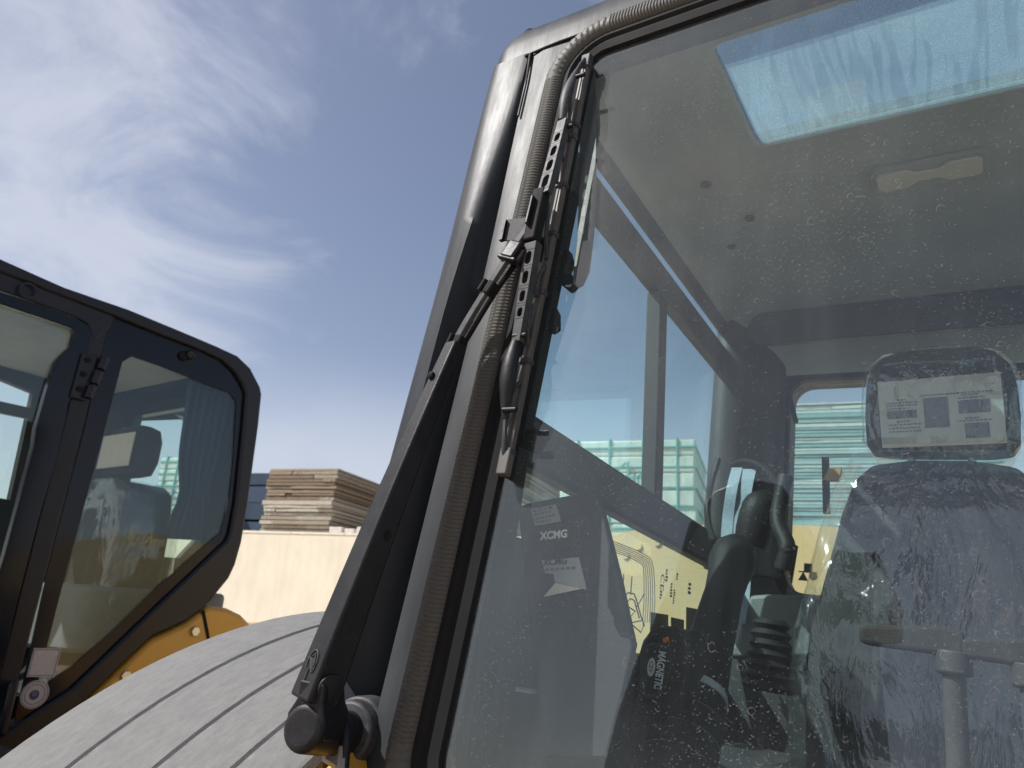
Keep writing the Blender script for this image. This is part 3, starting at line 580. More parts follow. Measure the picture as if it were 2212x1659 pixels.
# instruction sticker on the lower side pane: framed drawing of a digger arm, CE mark, dark plates
XS = -.6255
def ss(u, v): return cab(u, v, 'X', XS)
fr_lines = []
for k in range(6):
    o = k * 5.2
    fr_lines.append([ss(1300, 1158 + 28 - o * 1.0), ss(1345, 1172 + 28 - o * .8 - 2), ss(1382 + o * .3, 1192 + 24 - o * .75), ss(1390 + o * .75, 1215 + 16 - o * .5), ss(1391 + o * .9, 1290), ss(1388 + o * .9, 1345)])
for ln in fr_lines:
    q = MB(); q.tube(bez(ln, 5), .0009, 5); P_('sticker_frame_line', q, m_ink_soft, sg)
q = MB()
for ln in ([(1345, 1295), (1356, 1280), (1370, 1283), (1376, 1300), (1384, 1330), (1392, 1352)], [(1352, 1302), (1362, 1293), (1370, 1297), (1381, 1335)], [(1392, 1282), (1376, 1310)], [(1347, 1240), (1344, 1290)], [(1365, 1245), (1362, 1285)], [(1365, 1345), (1388, 1340), (1390, 1352), (1384, 1366), (1366, 1350)], [(1356, 1310), (1372, 1320), (1364, 1330)]):
    q.tube([ss(*p) for p in ln], .0014, 5)
P_('sticker_drawing', q, m_ink_soft, sg)
t = text_mb('CE', ss(1428, 1238), (0, 0, -1), (0, 1, 0), .030, .0006, .01); P_('sticker_lettering', t, m_ink, sg, smooth=0)
for u, v, n, s_ in ((1441, 1232, 4, .009), (1451, 1262, 5, .008), (1428, 1278, 3, .008), (1457, 1275, 6, .007), (1490, 1262, 3, .012), (1463, 1240, 3, .007)):
    q = MB(); o = ss(u, v)
    for k in range(n):
        zz = -k * s_ * 1.6 * .5; q.box(o + (0, -s_ * .8, zz - s_ * .3), o + (.0006, s_ * random.uniform(.1, .9), zz + s_ * .25))
    P_('sticker_text_line', q, m_ink_soft, sg, smooth=0)
m_brown = mat('brown_plate', (.17, .12, .05), .5, var=.3, dirt_scale=20, stretch=(1, 1, 5)); 
for pts in ([(1405, 1322), (1443, 1328), (1443, 1400), (1403, 1398)], [(1449, 1333), (1477, 1339), (1477, 1410), (1449, 1406)], [(1482, 1311), (1520, 1318), (1500, 1420), (1481, 1410)]):
    q = MB(); q.prism([ss(*p) for p in pts], (.0008, 0, 0)); pt = P_('sticker_plate', q, m_brown, sg, smooth=0)

# ---------------------------------------------------------------- hood, chassis, fender, wheel
q = MB(); hp = bez([(-1.335, .30), (-1.309, .366), (-1.271, .387), (-1.138, .421), (-.991, .440), (-.852, .451), (-.564, .464), (0, .47)], 5)
prof = [(x, 2.6, z) for x, z in hp] + [(-.17 - x, 2.6, z) for x, z in hp[::-1][1:]] + [(1.15, 2.6, -.7), (-1.335, 2.6, -.7)]
q.prism(prof, (0, 1.9, 0)); hood = P_('engine_hood', q, m_hood, bevel=.02, smooth=30)
q = MB()
for u, v in ((1380, 1180), (1420, 1172), (1352, 1200)): c = cab(u, v, 'Y', 2.599); q.tube([c, c - (0, .006, 0)], .014, 12)
P_('hood_bolt', q, m_hood, hood)
q = MB(); q.box((-.62, .95, -1.35), (.45, 4.3, -.96)); P_('chassis', q, m_yellow, bevel=.03)
q = MB(); q.box((-.55, 1.9, -.95), (.38, 2.6, -.35)); P_('chassis_riser', q, m_yellow, bevel=.03)
ya = [cab(u, v, 'W', .03) for u, v in ((700, 1660), (742, 1622), (800, 1900), (600, 1900))]
q = MB(); q.prism(ya, (0, .10, 0)); P_('step_bracket', q, m_yellow, bevel=.004)
q = MB(); q.bar(cab(720, 1655, 'W', .035), cab(760, 1460, 'W', -.02), .006, .03); P_('bracket_edge', q, mat('bracket_grey', (.33, .33, .32), .5))
def l2c(p): return CM @ (WM.T @ (LM.T @ np.asarray(p, float)))
FC = (1.25, -1.11, 1.10)
def fend(x, a, dr): return l2c((x, FC[0] + (FC[2] + dr) * math.cos(a), FC[1] + (FC[2] + dr) * math.sin(a)))
cross = [(-1.262, -.07), (-1.262, -.012), (-1.256, -.003), (-1.246, 0)]
for gx in (-1.086, -.93, -.805): cross += [(gx - .0085, 0), (gx - .0050, -.0042), (gx + .0050, -.0042), (gx + .0085, 0)]
cross += [(-.724, 0), (-.714, -.003), (-.708, -.012), (-.706, -.05), (-.716, -.05), (-.722, -.016), (-.80, -.022), (-1.24, -.022), (-1.25, -.07)]
q = MB(); q.loft([[fend(x, a, d) for x, d in cross] for a in np.linspace(rad(178), rad(28), 70)]); fd = P_('front_fender', q, m_fender, smooth=30, label='grey plastic fender with three long grooves')
for gx in (-1.086, -.93, -.805):
    q = MB(); q.loft([[fend(gx - .0045, a, -.0038), fend(gx + .0045, a, -.0038), fend(gx + .0045, a, -.0075), fend(gx - .0045, a, -.0075)] for a in np.linspace(rad(178), rad(28), 60)]); P_('groove', q, m_groove, fd, smooth=0)
def wheel(fr, cpt, conv, r, w, parent=None):
    q = MB(); pr = [(-w / 2, r * .55), (-w / 2, r * .88), (-w / 2 + .04, r * .97), (-.06, r), (.06, r), (w / 2 - .04, r * .97), (w / 2, r * .88), (w / 2, r * .55)]
    q.loft([[conv((cpt[0] + x, cpt[1] + rr * math.cos(a), cpt[2] + rr * math.sin(a))) for x, rr in pr] for a in list(np.linspace(0, 2 * math.pi, 40))], True, False)
    wh = fr.part('tyre', q, m_tyre, smooth=40)
    q = MB(); 
    for k in range(22):
        a0 = 2 * math.pi * k / 22
        for sgn in (-1, 1):
            P = [(sgn * w / 2 * t, r + .0, a0 + .18 * t) for t in (.04, 1.0)]; R = []
            for x, rr, a in P: R.append([conv((cpt[0] + x, cpt[1] + (rr + dr) * math.cos(a + da), cpt[2] + (rr + dr) * math.sin(a + da))) for dr, da in ((-.06, -.03), (.03, -.025), (.03, .025), (-.06, .03))])
            q.loft(R)
    fr.part('tread_lugs', q, m_tyre, wh, smooth=0)
    q = MB(); q.tube([conv((cpt[0] - w * .3, cpt[1], cpt[2])), conv((cpt[0] + w * .3, cpt[1], cpt[2]))], r * .55, 28); fr.part('rim', q, m_yellow, wh, bevel=.02)
wheel(nm, (-.98, 1.25, -EYE + .66), l2c, .66, .44)
wheel(nm, (-.98, 3.9, -EYE + .66), l2c, .66, .44)

# lift arm tower of the front frame, just ahead of the cab
q = MB(); q.prism([(x, -.8, z) for x, z in ((-.874, .659), (-.80, .78), (-.70, .83), (-.58, .81), (-.50, .62), (-.374, .604), (-.299, .61), (-.297, .474), (-.367, .466), (-.357, .331), (-.323, .042), (-.30, -1.2), (-1.08, -1.2), (-1.033, -.117), (-1.017, .04), (-.976, .239), (-.902, .469))], (0, -.55, 0)); P_('lift_arm_tower', q, m_pod, bevel=.015)
q = MB(); q.box((-.85, -.8, -1.35), (.45, .6, -1.0)); P_('front_frame', q, m_yellow, bevel=.03)
# ---------------------------------------------------------------- windscreen wiper
W = lambda u, v, w: cab(u, v, 'W', w)
fwd = nrm([0, -1, GLS])
# pivot
piv0, piv1 = W(655, 1572, .10), W(775, 1583, -.01)
ax = nrm(piv1 - piv0); q = MB(); q.tube([piv1 - ax * .012, piv1 + ax * .02], [.040, .044], 28); q.tube([piv1 - ax * .028, piv1 - ax * .012], [.033, .037], 28)
P_('wiper_boss', q, m_wiper_grey, bevel=.003)
q = MB(); q.tube([piv0 + ax * .06, piv1 - ax * .02], [.021, .024], 24); sh = P_('wiper_shaft', q, m_wiper, bevel=.002)
q = MB(); hin = W(697, 1482, .085)
kn = [piv0 - ax * .004, piv0, piv0 + ax * .03, piv0 + ax * .058, piv0 + ax * .064]; q.tube(kn, [.021, .0255, .0262, .0262, .022], 26)
upv = nrm(hin - (piv0 + ax * .03)); lw_ = nrm(np.cross(ax, upv))
a0 = piv0 + ax * .03; rr = []
for t_, wd, dp in ((-.2, .052, .056), (.25, .050, .056), (.6, .036, .046), (1.06, .034, .042)):
    c = a0 + (hin - a0) * t_; rr.append([c + lw_ * wd / 2 - ax * dp / 2, c - lw_ * wd / 2 - ax * dp / 2, c - lw_ * wd / 2 + ax * dp / 2, c + lw_ * wd / 2 + ax * dp / 2])
q.loft(rr); P_('wiper_knuckle', q, m_wiper, bevel=.006, seg=3)
# channel arm: tapered, lit face to the left, dark side wall to the right
A0, A1 = W(688, 1488, .085), W(985, 742, .052)
t = nrm(A1 - A0); sd_ = nrm(np.cross(t, fwd)); sd_ = sd_ if sd_[0] > 0 else -sd_
tilt = nrm(fwd * .97 - sd_ * .22); other = nrm(np.cross(t, tilt)); other = other if other[0] > 0 else -other
rr = []
for k in np.linspace(-.03, 1, 12):
    c = A0 + (A1 - A0) * k; w_ = .042 - .018 * k; d_h = .040 - .020 * k; b_ = math.sin(k * math.pi) * .004
    rr.append([c + other * w_ / 2 + tilt * (d_h / 2 + b_), c - other * w_ / 2 + tilt * (d_h / 2 + b_), c - other * w_ / 2 - tilt * (d_h / 2 - b_), c + other * w_ / 2 - tilt * (d_h / 2 - b_)])
q = MB(); q.loft(rr); arm = P_('wiper_arm', q, m_wiper, bevel=.0035, seg=3, label='black tapered wiper arm with embossed badge')
for u, v in ((934, 828),):
    c = A0 + (A1 - A0) * .875 + tilt * .0135 - other * .004; q = MB(); q.tube([c, c + tilt * .004, c + tilt * .006], [.0055, .005, .002], 16); P_('rivet', q, m_rubber, arm)
c = A0 + (A1 - A0) * .40 + other * .0165; q = MB(); q.tube([c, c + other * .003], [.0065, .005], 16); P_('rivet', q, m_rubber, arm)
c = A0 + (A1 - A0) * .012 + other * .0205; q = MB(); q.tube([c - other * .002, c + other * .004, c + other * .005], [.016, .015, .010], 22); P_('hinge_pin', q, m_wiper, arm)
# embossed badge: broken ring with crossing strokes
c = A0 + (A1 - A0) * .055 + tilt * .0207; e1, e2 = other, t
q = MB(); q.tube([c + (e1 * math.cos(a) * .0095 + e2 * math.sin(a) * .014) for a in np.linspace(rad(-40), rad(205), 22)], .0011, 6)
for o in (-.003, .0005, .004): q.tube([c + e1 * (-.004 + o) + e2 * (.008 - .003), c + e1 * (.006) + e2 * (o - .006)], .0011, 6)
q.tube([c - e1 * .004 + e2 * .006, c + e1 * .001 + e2 * .0095, c + e1 * .0065 + e2 * .001], .0011, 6); q.tube([c - e1 * .002 - e2 * .007, c - e1 * .0015 - e2 * .019], .0011, 6)
P_('embossed_badge', q, m_wiper_grey, arm)
# rod from the channel to the blade, with clips and its hose
rp = bez([W(975, 762, .050), W(1000, 712, .052), W(1055, 622, .056), W(1108, 540, .056), W(1150, 480, .050), W(1168, 452, .042)], 8)
q = MB(); rr = []
for k, p in enumerate(rp):
    a = rp[max(k - 1, 0)]; b = rp[min(k + 1, len(rp) - 1)]; tt = nrm(b - a); s_ = nrm(np.cross(tt, fwd)); s_ = s_ if s_[0] > 0 else -s_; n_ = np.cross(tt, s_); n_ = n_ if n_ @ fwd > 0 else -n_
    n2 = nrm(n_ * .95 - s_ * .3); s2 = nrm(np.cross(tt, n2)); rr.append([p + s2 * .0075 + n2 * .0035, p - s2 * .0075 + n2 * .0035, p - s2 * .0075 - n2 * .0035, p + s2 * .0075 - n2 * .0035])
q.loft(rr); rod = P_('wiper_rod', q, m_wiper_grey, bevel=.0012)
q = MB(); q.tube(bez([W(992, 760, .038), W(1012, 725, .036), W(1070, 630, .04), W(1120, 560, .042), W(1150, 515, .036), W(1165, 500, .03)], 6), .0042, 8); P_('washer_hose', q, m_rubber, rod)
def clip(u, v, s_):
    c = W(u, v, .054); k = min(range(len(rp)), key=lambda i: np.linalg.norm(rp[i] - c)); k = min(max(k, 1), len(rp) - 2); c = rp[k]; tt = nrm(rp[k + 1] - rp[k - 1]); s2 = nrm(np.cross(tt, fwd)); s2 = s2 if s2[0] > 0 else -s2
    q = MB(); q.tube([c - s2 * .010 - tt * .009 + fwd * .003, c - s2 * .010 + tt * .009 + fwd * .003], .0038, 12); a_ = P_('hose_clip', q, m_rubber, rod)
    q = MB(); q.bar(c + s2 * .006 - tt * .010, c + s2 * .006 + tt * .010, .013, .017, hint=fwd); P_('hose_clip', q, m_rubber, rod, bevel=.003)
clip(985, 735, 1); clip(1055, 624, 1)
q = MB(); c = W(1112, 545, .056); tt = nrm(W(1150, 480, .05) - W(1080, 585, .056)); q.bar(c - tt * .015, c + tt * .013, .023, .022, hint=fwd); cb = P_('arm_adapter', q, m_wiper, bevel=.003)
q = MB(); q.bar(c - tt * .017 + fwd * .005, c - tt * .011 + fwd * .005, .034, .009, hint=fwd); P_('adapter_lip', q, m_wiper, cb, bevel=.002)
q = MB(); s2 = nrm(np.cross(tt, fwd)); s2 = s2 if s2[0] > 0 else -s2; q.bar(c + s2 * .014 - tt * .016 - fwd * .004, c + s2 * .014 + tt * .006 - fwd * .004, .012, .018, hint=fwd); P_('adapter_tongue', q, m_wiper, cb, bevel=.003)
# stop plate behind the rod
pp = [W(1093, 474, .032), W(1160, 466, .032), W(1146, 517, .032), W(1083, 521, .032)]
q = MB(); cc = sum(pp) / 4; q.prism(pp, (0, .002, 0)); P_('stop_plate', q, mat('plate_grey', (.04, .041, .044), .6, spec=.25, dirt=(.09, .09, .09), dirt_amt=.3, dirt_scale=30), bevel=.001)
q = MB(); q.bar(W(1092, 477, .034), W(1083, 520, .034), .006, .007); P_('plate_lip', q, m_wiper)
# blade
bt, bb = W(1270, 125, .022), W(1087, 1028, .022)
def bl(tt, x=0, w=0): return bt + (bb - bt) * tt + np.array([x, 0, 0]) + fwd * w
q = MB(); rr = []
for tt in np.linspace(0, 1, 26): rr.append([bl(tt, -.0018, -.004), bl(tt, .0018, -.004), bl(tt, .0008, -.021), bl(tt, -.0008, -.021)])
q.loft(rr); P_('wiper_rubber', q, m_rubber)
q = MB(); rr = []
for tt in np.linspace(0, 1, 26): rr.append([bl(tt, -.0062, .003), bl(tt, -.002, .004), bl(tt, -.0015, .0025), bl(tt, .0015, .0025), bl(tt, .002, .004), bl(tt, .0062, .003), bl(tt, .0062, -.005), bl(tt, -.0062, -.005)])
q.loft(rr); spine = P_('blade_spine', q, m_spine, bevel=.0006)
q = MB(); q.bar(bl(-.004, 0, .001), bl(.03, 0, .001), .016, .012, hint=fwd); P_('blade_end_cap', q, m_wiper_grey, spine, bevel=.002)
q = MB(); q.bar(bl(.955, 0, .001), bl(1.0, 0, .001), .016, .012, hint=fwd); P_('blade_end_cap', q, m_spine, spine, bevel=.002)
# main bridge: two slotted halves either side of the dark centre mount
def slotted(p_hi, p_lo, w_hi, w_lo, slots, mt):
    L_ = np.linalg.norm(p_lo - p_hi); tt = nrm(p_lo - p_hi); s_ = nrm(np.cross(tt, fwd)); s_ = s_ if s_[0] > 0 else -s_; n_ = np.cross(tt, s_); n_ = n_ if n_ @ fwd > 0 else -n_
    fx = nrm(s_ + n_ * .15); wd = lambda k: w_hi + (w_lo - w_hi) * k
    q = MB(); cuts = [0]
    for a, b in slots: cuts += [(a + b) / 2 - (b - a) * .75, (a + b) / 2 + (b - a) * .75]
    at = lambda k, x: p_hi + tt * L_ * k + fx * x
    ks = sorted([0, 1] + [k for a, b in slots for k in (max(0, a - .018), min(1, b + .018))]); 
    for a, b in zip(ks[:-1], ks[1:]):
        hole = [s for s in slots if a - 1e-6 <= s[0] - .018 < b - 1e-3 and abs(max(0, s[0] - .018) - a) < 1e-6]
        if hole:
            h0, h1 = hole[0]; ww = wd((a + b) / 2) * .26; n = 6; inner = []; r_ = ww
            ka, kb = h0 + r_ / L_, h1 - r_ / L_
            inner += [at(ka + r_ / L_ * math.cos(q_), r_ * math.sin(q_)) for q_ in np.linspace(rad(270), rad(90), n)]
            inner += [at(kb + r_ / L_ * math.cos(q_), r_ * math.sin(q_)) for q_ in np.linspace(rad(90), rad(-90), n)]
            outer = [at(a, wd(a) * s / 2) for s in np.linspace(-1, 1, n)] + [at(b, wd(b) * s / 2) for s in np.linspace(1, -1, n)]
            q.ring(outer, inner, -n_ * .0018)
        else:
            q.prism([at(a, -wd(a) / 2), at(a, wd(a) / 2), at(b, wd(b) / 2), at(b, -wd(b) / 2)], -n_ * .0018)
    for sg_ in (-1, 1):   # side flanges of the U section
        q.prism([at(0, sg_ * wd(0) / 2), at(1, sg_ * wd(1) / 2), at(1, sg_ * wd(1) / 2) - n_ * .012, at(0, sg_ * wd(0) / 2) - n_ * .016], -fx * sg_ * .0015)
    return P_('blade_bridge', q, mt, bevel=.0006)
slotted(W(1214, 257, .046), W(1171, 416, .060), .017, .022, [(.20, .31), (.38, .51), (.57, .71), (.77, .93)], m_wiper_grey)
slotted(W(1146, 522, .060), W(1113, 737, .042), .021, .015, [(.10, .23), (.30, .43), (.50, .61), (.67, .76)], m_wiper_grey)
q = MB(); q.bar(W(1171, 412, .052), W(1148, 524, .052), .020, .018, hint=fwd); cm = P_('centre_mount', q, m_rubber, bevel=.003)
q = MB(); q.bar(W(1157, 430, .058), W(1143, 490, .058), .004, .02, hint=fwd); P_('mount_cheek', q, m_wiper, cm, bevel=.001)
# secondary bridges: lens-shaped arches
def arch(p0, p1, r_, mt, bul=.01):
    pts = [p0 + (p1 - p0) * k + fwd * bul * math.sin(math.pi * k) for k in np.linspace(0, 1, 9)]; q = MB(); q.tube(pts, [r_ * f for f in (.55, .75, .95, 1, 1, .9, .75, .6, .45)], 12, .75, hint=fwd); return P_('blade_yoke', q, mt, smooth=60)
arch(W(1214, 258, .044), W(1246, 152, .036), .0095, m_wiper_grey, .006)
arch(W(1113, 738, .042), W(1092, 905, .032), .0115, m_wiper, .006)
# claws gripping the spine
def claw(path, uu, vv):
    q = MB(); q.tube(bez(path, 5), [.0032] * (5 * (len(path) - 1) + 1), 8); P_('blade_claw', q, m_wiper_grey, spine)
    k = (vv - 125) / (1028 - 125); q = MB(); q.bar(bl(k - .006, 0, 0), bl(k + .006, 0, 0), .0165, .013, hint=fwd); P_('claw_clip', q, m_wiper_grey, spine, bevel=.0015)
claw([W(1244, 156, .036), W(1254, 140, .034), W(1263, 128, .028)], 1263, 150)
claw([W(1232, 200, .034), W(1229, 270, .030), W(1228, 305, .026)], 1230, 308)
claw([W(1202, 395, .034), W(1205, 360, .032), W(1214, 338, .027)], 1216, 338)
claw([W(1184, 440, .034), W(1180, 500, .032), W(1181, 560, .026)], 1190, 455)
claw([W(1158, 640, .034), W(1163, 600, .036), W(1178, 575, .026)], 1182, 566)
claw([W(1144, 660, .034), W(1140, 720, .032), W(1140, 745, .026)], 1148, 690)
claw([W(1100, 890, .034), W(1110, 840, .034), W(1122, 828, .026)], 1126, 826)
claw([W(1092, 905, .032), W(1089, 960, .030), W(1089, 985, .026)], 1092, 988)
# pin of each joint
for u, v in ((1222, 275), (1120, 725), (1248, 165), (1098, 885)):
    c = W(u, v, .040); q = MB(); q.tube([c - np.array([.008, 0, 0]), c + np.array([.012, 0, 0])], .0035, 12); P_('joint_pin', q, m_wiper, spine)
# washer hose dropping to the bodywork
q = MB(); q.tube(bez([W(733, 1512, .04), W(748, 1570, .05), W(744, 1640, .05), W(738, 1720, .05)], 6), .0058, 10); P_('hose', q, m_wiper)
q = MB(); q.tube([W(744, 1612, .05), W(741, 1660, .05), W(737, 1725, .05)], .0066, 10); P_('hose_sleeve', q, mat('hose_grey', (.22, .22, .22), .6))

# ---------------------------------------------------------------- inside the cab, by the left edge of the pane
q = MB(); vis = [(1258, 135), (1283, 150), (1290, 230), (1288, 330), (1285, 420), (1282, 500), (1272, 585), (1258, 615), (1246, 622), (1236, 612), (1238, 585), (1246, 520), (1250, 430), (1252, 300)]
q.prism([W(u, v, -.022) for u, v in vis], (0, .004, 0)); P_('visor_strip', q, mat('visor_grey', (.10, .105, .11), .5), bevel=.001)
q = MB(); q.bar(W(1235, 420, -.035), W(1130, 930, -.035), .02, .02); lat = P_('latch_rail', q, m_dark, bevel=.003)
for pts in ([(1190, 545), (1225, 535), (1232, 560), (1222, 585), (1200, 600)], [(1205, 578), (1232, 590), (1240, 612), (1225, 625), (1195, 600)], [(1160, 635), (1185, 640), (1200, 672), (1200, 705), (1185, 715), (1168, 700)], [(1150, 715), (1172, 735), (1170, 765), (1150, 768)]):
    q = MB(); q.prism([W(u, v, -.03) for u, v in pts], (0, .018, 0)); P_('latch_catch', q, m_dark, lat, bevel=.003)
q = MB(); q.prism([W(u, v, -.04) for u, v in ((1128, 905), (1165, 930), (1150, 975), (1115, 965))], (0, .02, 0)); P_('latch_catch', q, m_dark, lat, bevel=.003)

# monitor box with maker's plates
YM_ = .82
mo = lambda u, v, y=YM_: cab(u, v, 'Y', y)
outl = [(1117, 1104), (1122, 1094), (1138, 1087), (1262, 1064), (1280, 1067), (1291, 1078), (1299, 1100), (1338, 1255), (1368, 1395), (1350, 1480), (1310, 1640), (1180, 1640), (1150, 1400), (1128, 1200)]
q = MB(); q.prism([mo(*p) for p in outl], (0, .014, .002)); mon = P_('monitor', q, m_inner, bevel=.008, seg=3, label='dark monitor housing with plates and white lettering')
q = MB(); q.prism([mo(u, v, YM_ - .001) for u, v in ((1147, 1100), (1201, 1089), (1212, 1126), (1157, 1136))], (0, -.0008, 0)); P_('rating_plate', q, m_paper_grey, mon, smooth=0)
q = MB(); q.prism([mo(u, v, YM_ - .001) for u, v in ((1170, 1210), (1251, 1204), (1268, 1274), (1258, 1272), (1200, 1258), (1196, 1240), (1178, 1238))], (0, -.0008, 0)); P_('rating_plate', q, m_paper_grey, mon, smooth=0)
q = MB(); q.prism([mo(u, v, YM_ - .003) for u, v in ((1200, 1259), (1258, 1272), (1175, 1289))], (0, -.0008, 0)); P_('sun_patch', q, m_paper, mon, smooth=0)  # patch of sunlight on the monitor, put in as a pale triangle
o = mo(1168, 1166, YM_ - .0015); e = mo(1226, 1160, YM_ - .0015); uu = mo(1164, 1146, YM_ - .0015) - o
t = text_mb('XCMG', o, e - o, uu, 1, 0, .04); k = np.linalg.norm(e - o) / t.width
t = text_mb('XCMG', o, e - o, uu, k, .0008, .04); P_('maker_lettering', t, m_white, mon, smooth=0)
for (a, b, cs) in (((1151, 1104), (1195, 1095), 4), ((1153, 1112), (1192, 1104), 5), ((1156, 1121), (1200, 1112), 6), ((1158, 1129), (1190, 1123), 5)):
    q = MB(); A_, B_ = mo(*a, YM_ - .0025), mo(*b, YM_ - .0025)
    for i in range(cs): q.bar(A_ + (B_ - A_) * (i + .1) / cs, A_ + (B_ - A_) * (i + .8) / cs, .0028, .0004)
    P_('plate_text_line', q, m_ink_soft, mon, smooth=0)
o = mo(1174, 1222, YM_ - .0022); e = mo(1198, 1220, YM_ - .0022); t = text_mb('XCMG', o, e - o, (0, 0, 1), .012, .0005, .03); P_('plate_lettering', t, m_ink, mon, smooth=0)
for a, b, cs in (((1177, 1231), (1245, 1226), 6),):
    q = MB(); A_, B_ = mo(*a, YM_ - .0025), mo(*b, YM_ - .0025)
    for i in range(cs): q.bar(A_ + (B_ - A_) * (i + .1) / cs, A_ + (B_ - A_) * (i + .8) / cs, .003, .0004)
    P_('plate_text_line', q, m_ink_soft, mon, smooth=0)
# console under the monitor
q = MB(); q.box((-.59, .95, -.9), (-.33, 1.75, -.17)); P_('side_console', q, m_inner, bevel=.02)
q = MB(); q.prism([cab(u, v, 'Y', 1.60) for u, v in ((1618, 1286), (1660, 1283), (1790, 1285), (1800, 1420), (1560, 1420), (1590, 1385))], (0, .12, 0)); P_('rear_shelf', q, m_pale, bevel=.008)
# bellows boot and lever behind the column
q = MB(); c = cab(1665, 1370, 'Y', 1.45); rings = []
pts = []
for k in range(15): pts.append((k * .009 - .10, .046 - .0012 * k + (.004 if k % 2 else -.003)))
q.tube([c + (0, 0, z) for z, r_ in pts], [r_ for z, r_ in pts], 22); P_('bellows_boot', q, m_dark, smooth=30)
q = MB(); q.tube(bez([cab(1690, 1230, 'Y', 1.45), cab(1700, 1180, 'Y', 1.45), cab(1680, 1120, 'Y', 1.48), cab(1697, 1030, 'Y', 1.5)], 6), [.016] * 19, 12); P_('lever', q, m_dark)
q = MB(); c = cab(1640, 1120, 'Y', 1.5); q.tube(bez([cab(1620, 1180, 'Y', 1.5), cab(1640, 1100, 'Y', 1.5), cab(1665, 1075, 'Y', 1.52)], 5), [.03, .034, .036, .036, .036, .036, .034, .03, .026, .02, .012], 14); P_('grip_or_reflected_bar', q, m_dark)
q = MB(); q.tube(bez([cab(1580, 1005, 'Y', 1.72), cab(1610, 996, 'Y', 1.70), cab(1650, 1010, 'Y', 1.66), cab(1678, 1050, 'Y', 1.6), cab(1670, 1100, 'Y', 1.55)], 6), .0065, 8); P_('cable', q, m_rubber)
q = MB(); q.tube(bez([cab(1552, 990, 'Y', 1.7), cab(1535, 1050, 'Y', 1.68), cab(1528, 1110, 'Y', 1.66), cab(1540, 1170, 'Y', 1.6)], 6), .0075, 8); P_('cable', q, m_dark)
# light straps hanging at the corner post
def ribbon(pts, w_, mt, nm_):
    q = MB(); P2 = bez(pts, 6); rr = []
    for p in P2: rr.append([p + (-w_ / 2, 0, 0), p + (w_ / 2, 0, 0), p + (w_ / 2, .002, 0), p + (-w_ / 2, .002, 0)])
    q.loft(rr); return P_(nm_, q, mt)
ribbon([cab(1592, 1010, 'Y', 1.70), cab(1580, 1060, 'Y', 1.66), cab(1572, 1120, 'Y', 1.66), cab(1568, 1185, 'Y', 1.64)], .026, m_belt, 'strap')
ribbon([cab(1618, 1013, 'Y', 1.70), cab(1608, 1060, 'Y', 1.67), cab(1600, 1130, 'Y', 1.66), cab(1604, 1260, 'Y', 1.62), cab(1592, 1345, 'Y', 1.58)], .034, m_belt, 'strap')
# steering column with silver collars
cb0, cb1 = cab(1588, 1190, 'Y', 1.28), cab(1505, 1500, 'Y', 1.10)
ax2 = nrm(cb1 - cb0); Lc = np.linalg.norm(cb1 - cb0); q = MB()
q.tube([cb0 - ax2 * .02, cb0, cb0 + ax2 * .03, cb0 + ax2 * .06, cb0 + ax2 * .10, cb0 + ax2 * (Lc * .7), cb1], [.022, .036, .040, .034, .031, .035, .042], 26); col = P_('steering_column', q, m_dark, smooth=50)
q = MB(); q.bar(cb0 + ax2 * .08 + (-.018, -.024, 0), cb1 + (-.018, -.036, 0), .008, .01); P_('column_rib', q, m_dark, col, bevel=.003)
q = MB(); q.bar(cb0 + ax2 * .08 + (.006, -.030, 0), cb1 + (.012, -.040, 0), .008, .01); P_('column_rib', q, m_dark, col, bevel=.003)
m_collar = mat('dull_silver', (.42, .45, .44), .4)
for k, (w_, r_) in enumerate(((.010, .047), (.0016, .047), (.0016, .049), (.0016, .051))):
    c = cb1 + ax2 * (.004 + k * .035); q = MB(); q.tube([c - ax2 * w_, c + ax2 * w_ * .4], [r_ - .004, r_], 28); P_('collar', q, m_collar, col)
q = MB(); q.tube([cb1, cb1 + ax2 * .05, cb1 + ax2 * .2], [.044, .047, .056], 26); P_('column_boot', q, m_dark, col)
# hand rim
q = MB(); q.tube(bez([cab(1112, 1488, 'Y', .80), cab(1150, 1495, 'Y', .82), cab(1190, 1509, 'Y', .84), cab(1240, 1528, 'Y', .86), cab(1280, 1560, 'Y', .88), cab(1302, 1605, 'Y', .90), cab(1310, 1680, 'Y', .92)], 6), .0032, 8); P_('dash_edge', q, m_steel)
q = MB(); q.prism([cab(u, v, 'Y', .93) for u, v in ((1080, 1500), (1150, 1500), (1190, 1514), (1240, 1533), (1278, 1565), (1298, 1610), (1305, 1720), (1060, 1720))], (0, .1, 0)); P_('dash_pod', q, m_inner, bevel=.008)
# two T shapes at the right: reflections in the pane, built as solid posts
for du in (0, 118):
    gy = 1.0; a, b = cab(1858 + du, 1371, 'Y', gy), cab(2085 + du, 1378, 'Y', gy); p = cab(2058 + du, 1395, 'Y', gy)
    q = MB(); 
    rr = []
    for k, h0, h1 in ((0, -.009, .009), (.1, -.012, .011), (.8, -.020, .012), (1, -.022, .006)):
        c = a + (b - a) * k; rr.append([c + (0, -.012, h1), c + (0, .012, h1), c + (0, .012, h0), c + (0, -.012, h0)])
    if du: rr = [[np.array(x) + (.045, 0, -.008) for x in r_] for r_ in rr]; p = p + np.array([.02, 0, -.01])
    q.loft(rr); lv = P_('grip_or_reflected_bar', q, m_fab, bevel=.005, seg=3)
    q = MB(); q.tube([p + (0, 0, -.006), p + (0, 0, -.03), p + (0, 0, -.032)], [.019, .019, .014], 20); P_('reflected_collar', q, m_inner, lv, bevel=.002)
    q = MB(); q.tube([p + (0, 0, -.03), p + (.004, 0, -.42)], .0115, 18); P_('reflected_post', q, m_fab2, lv)

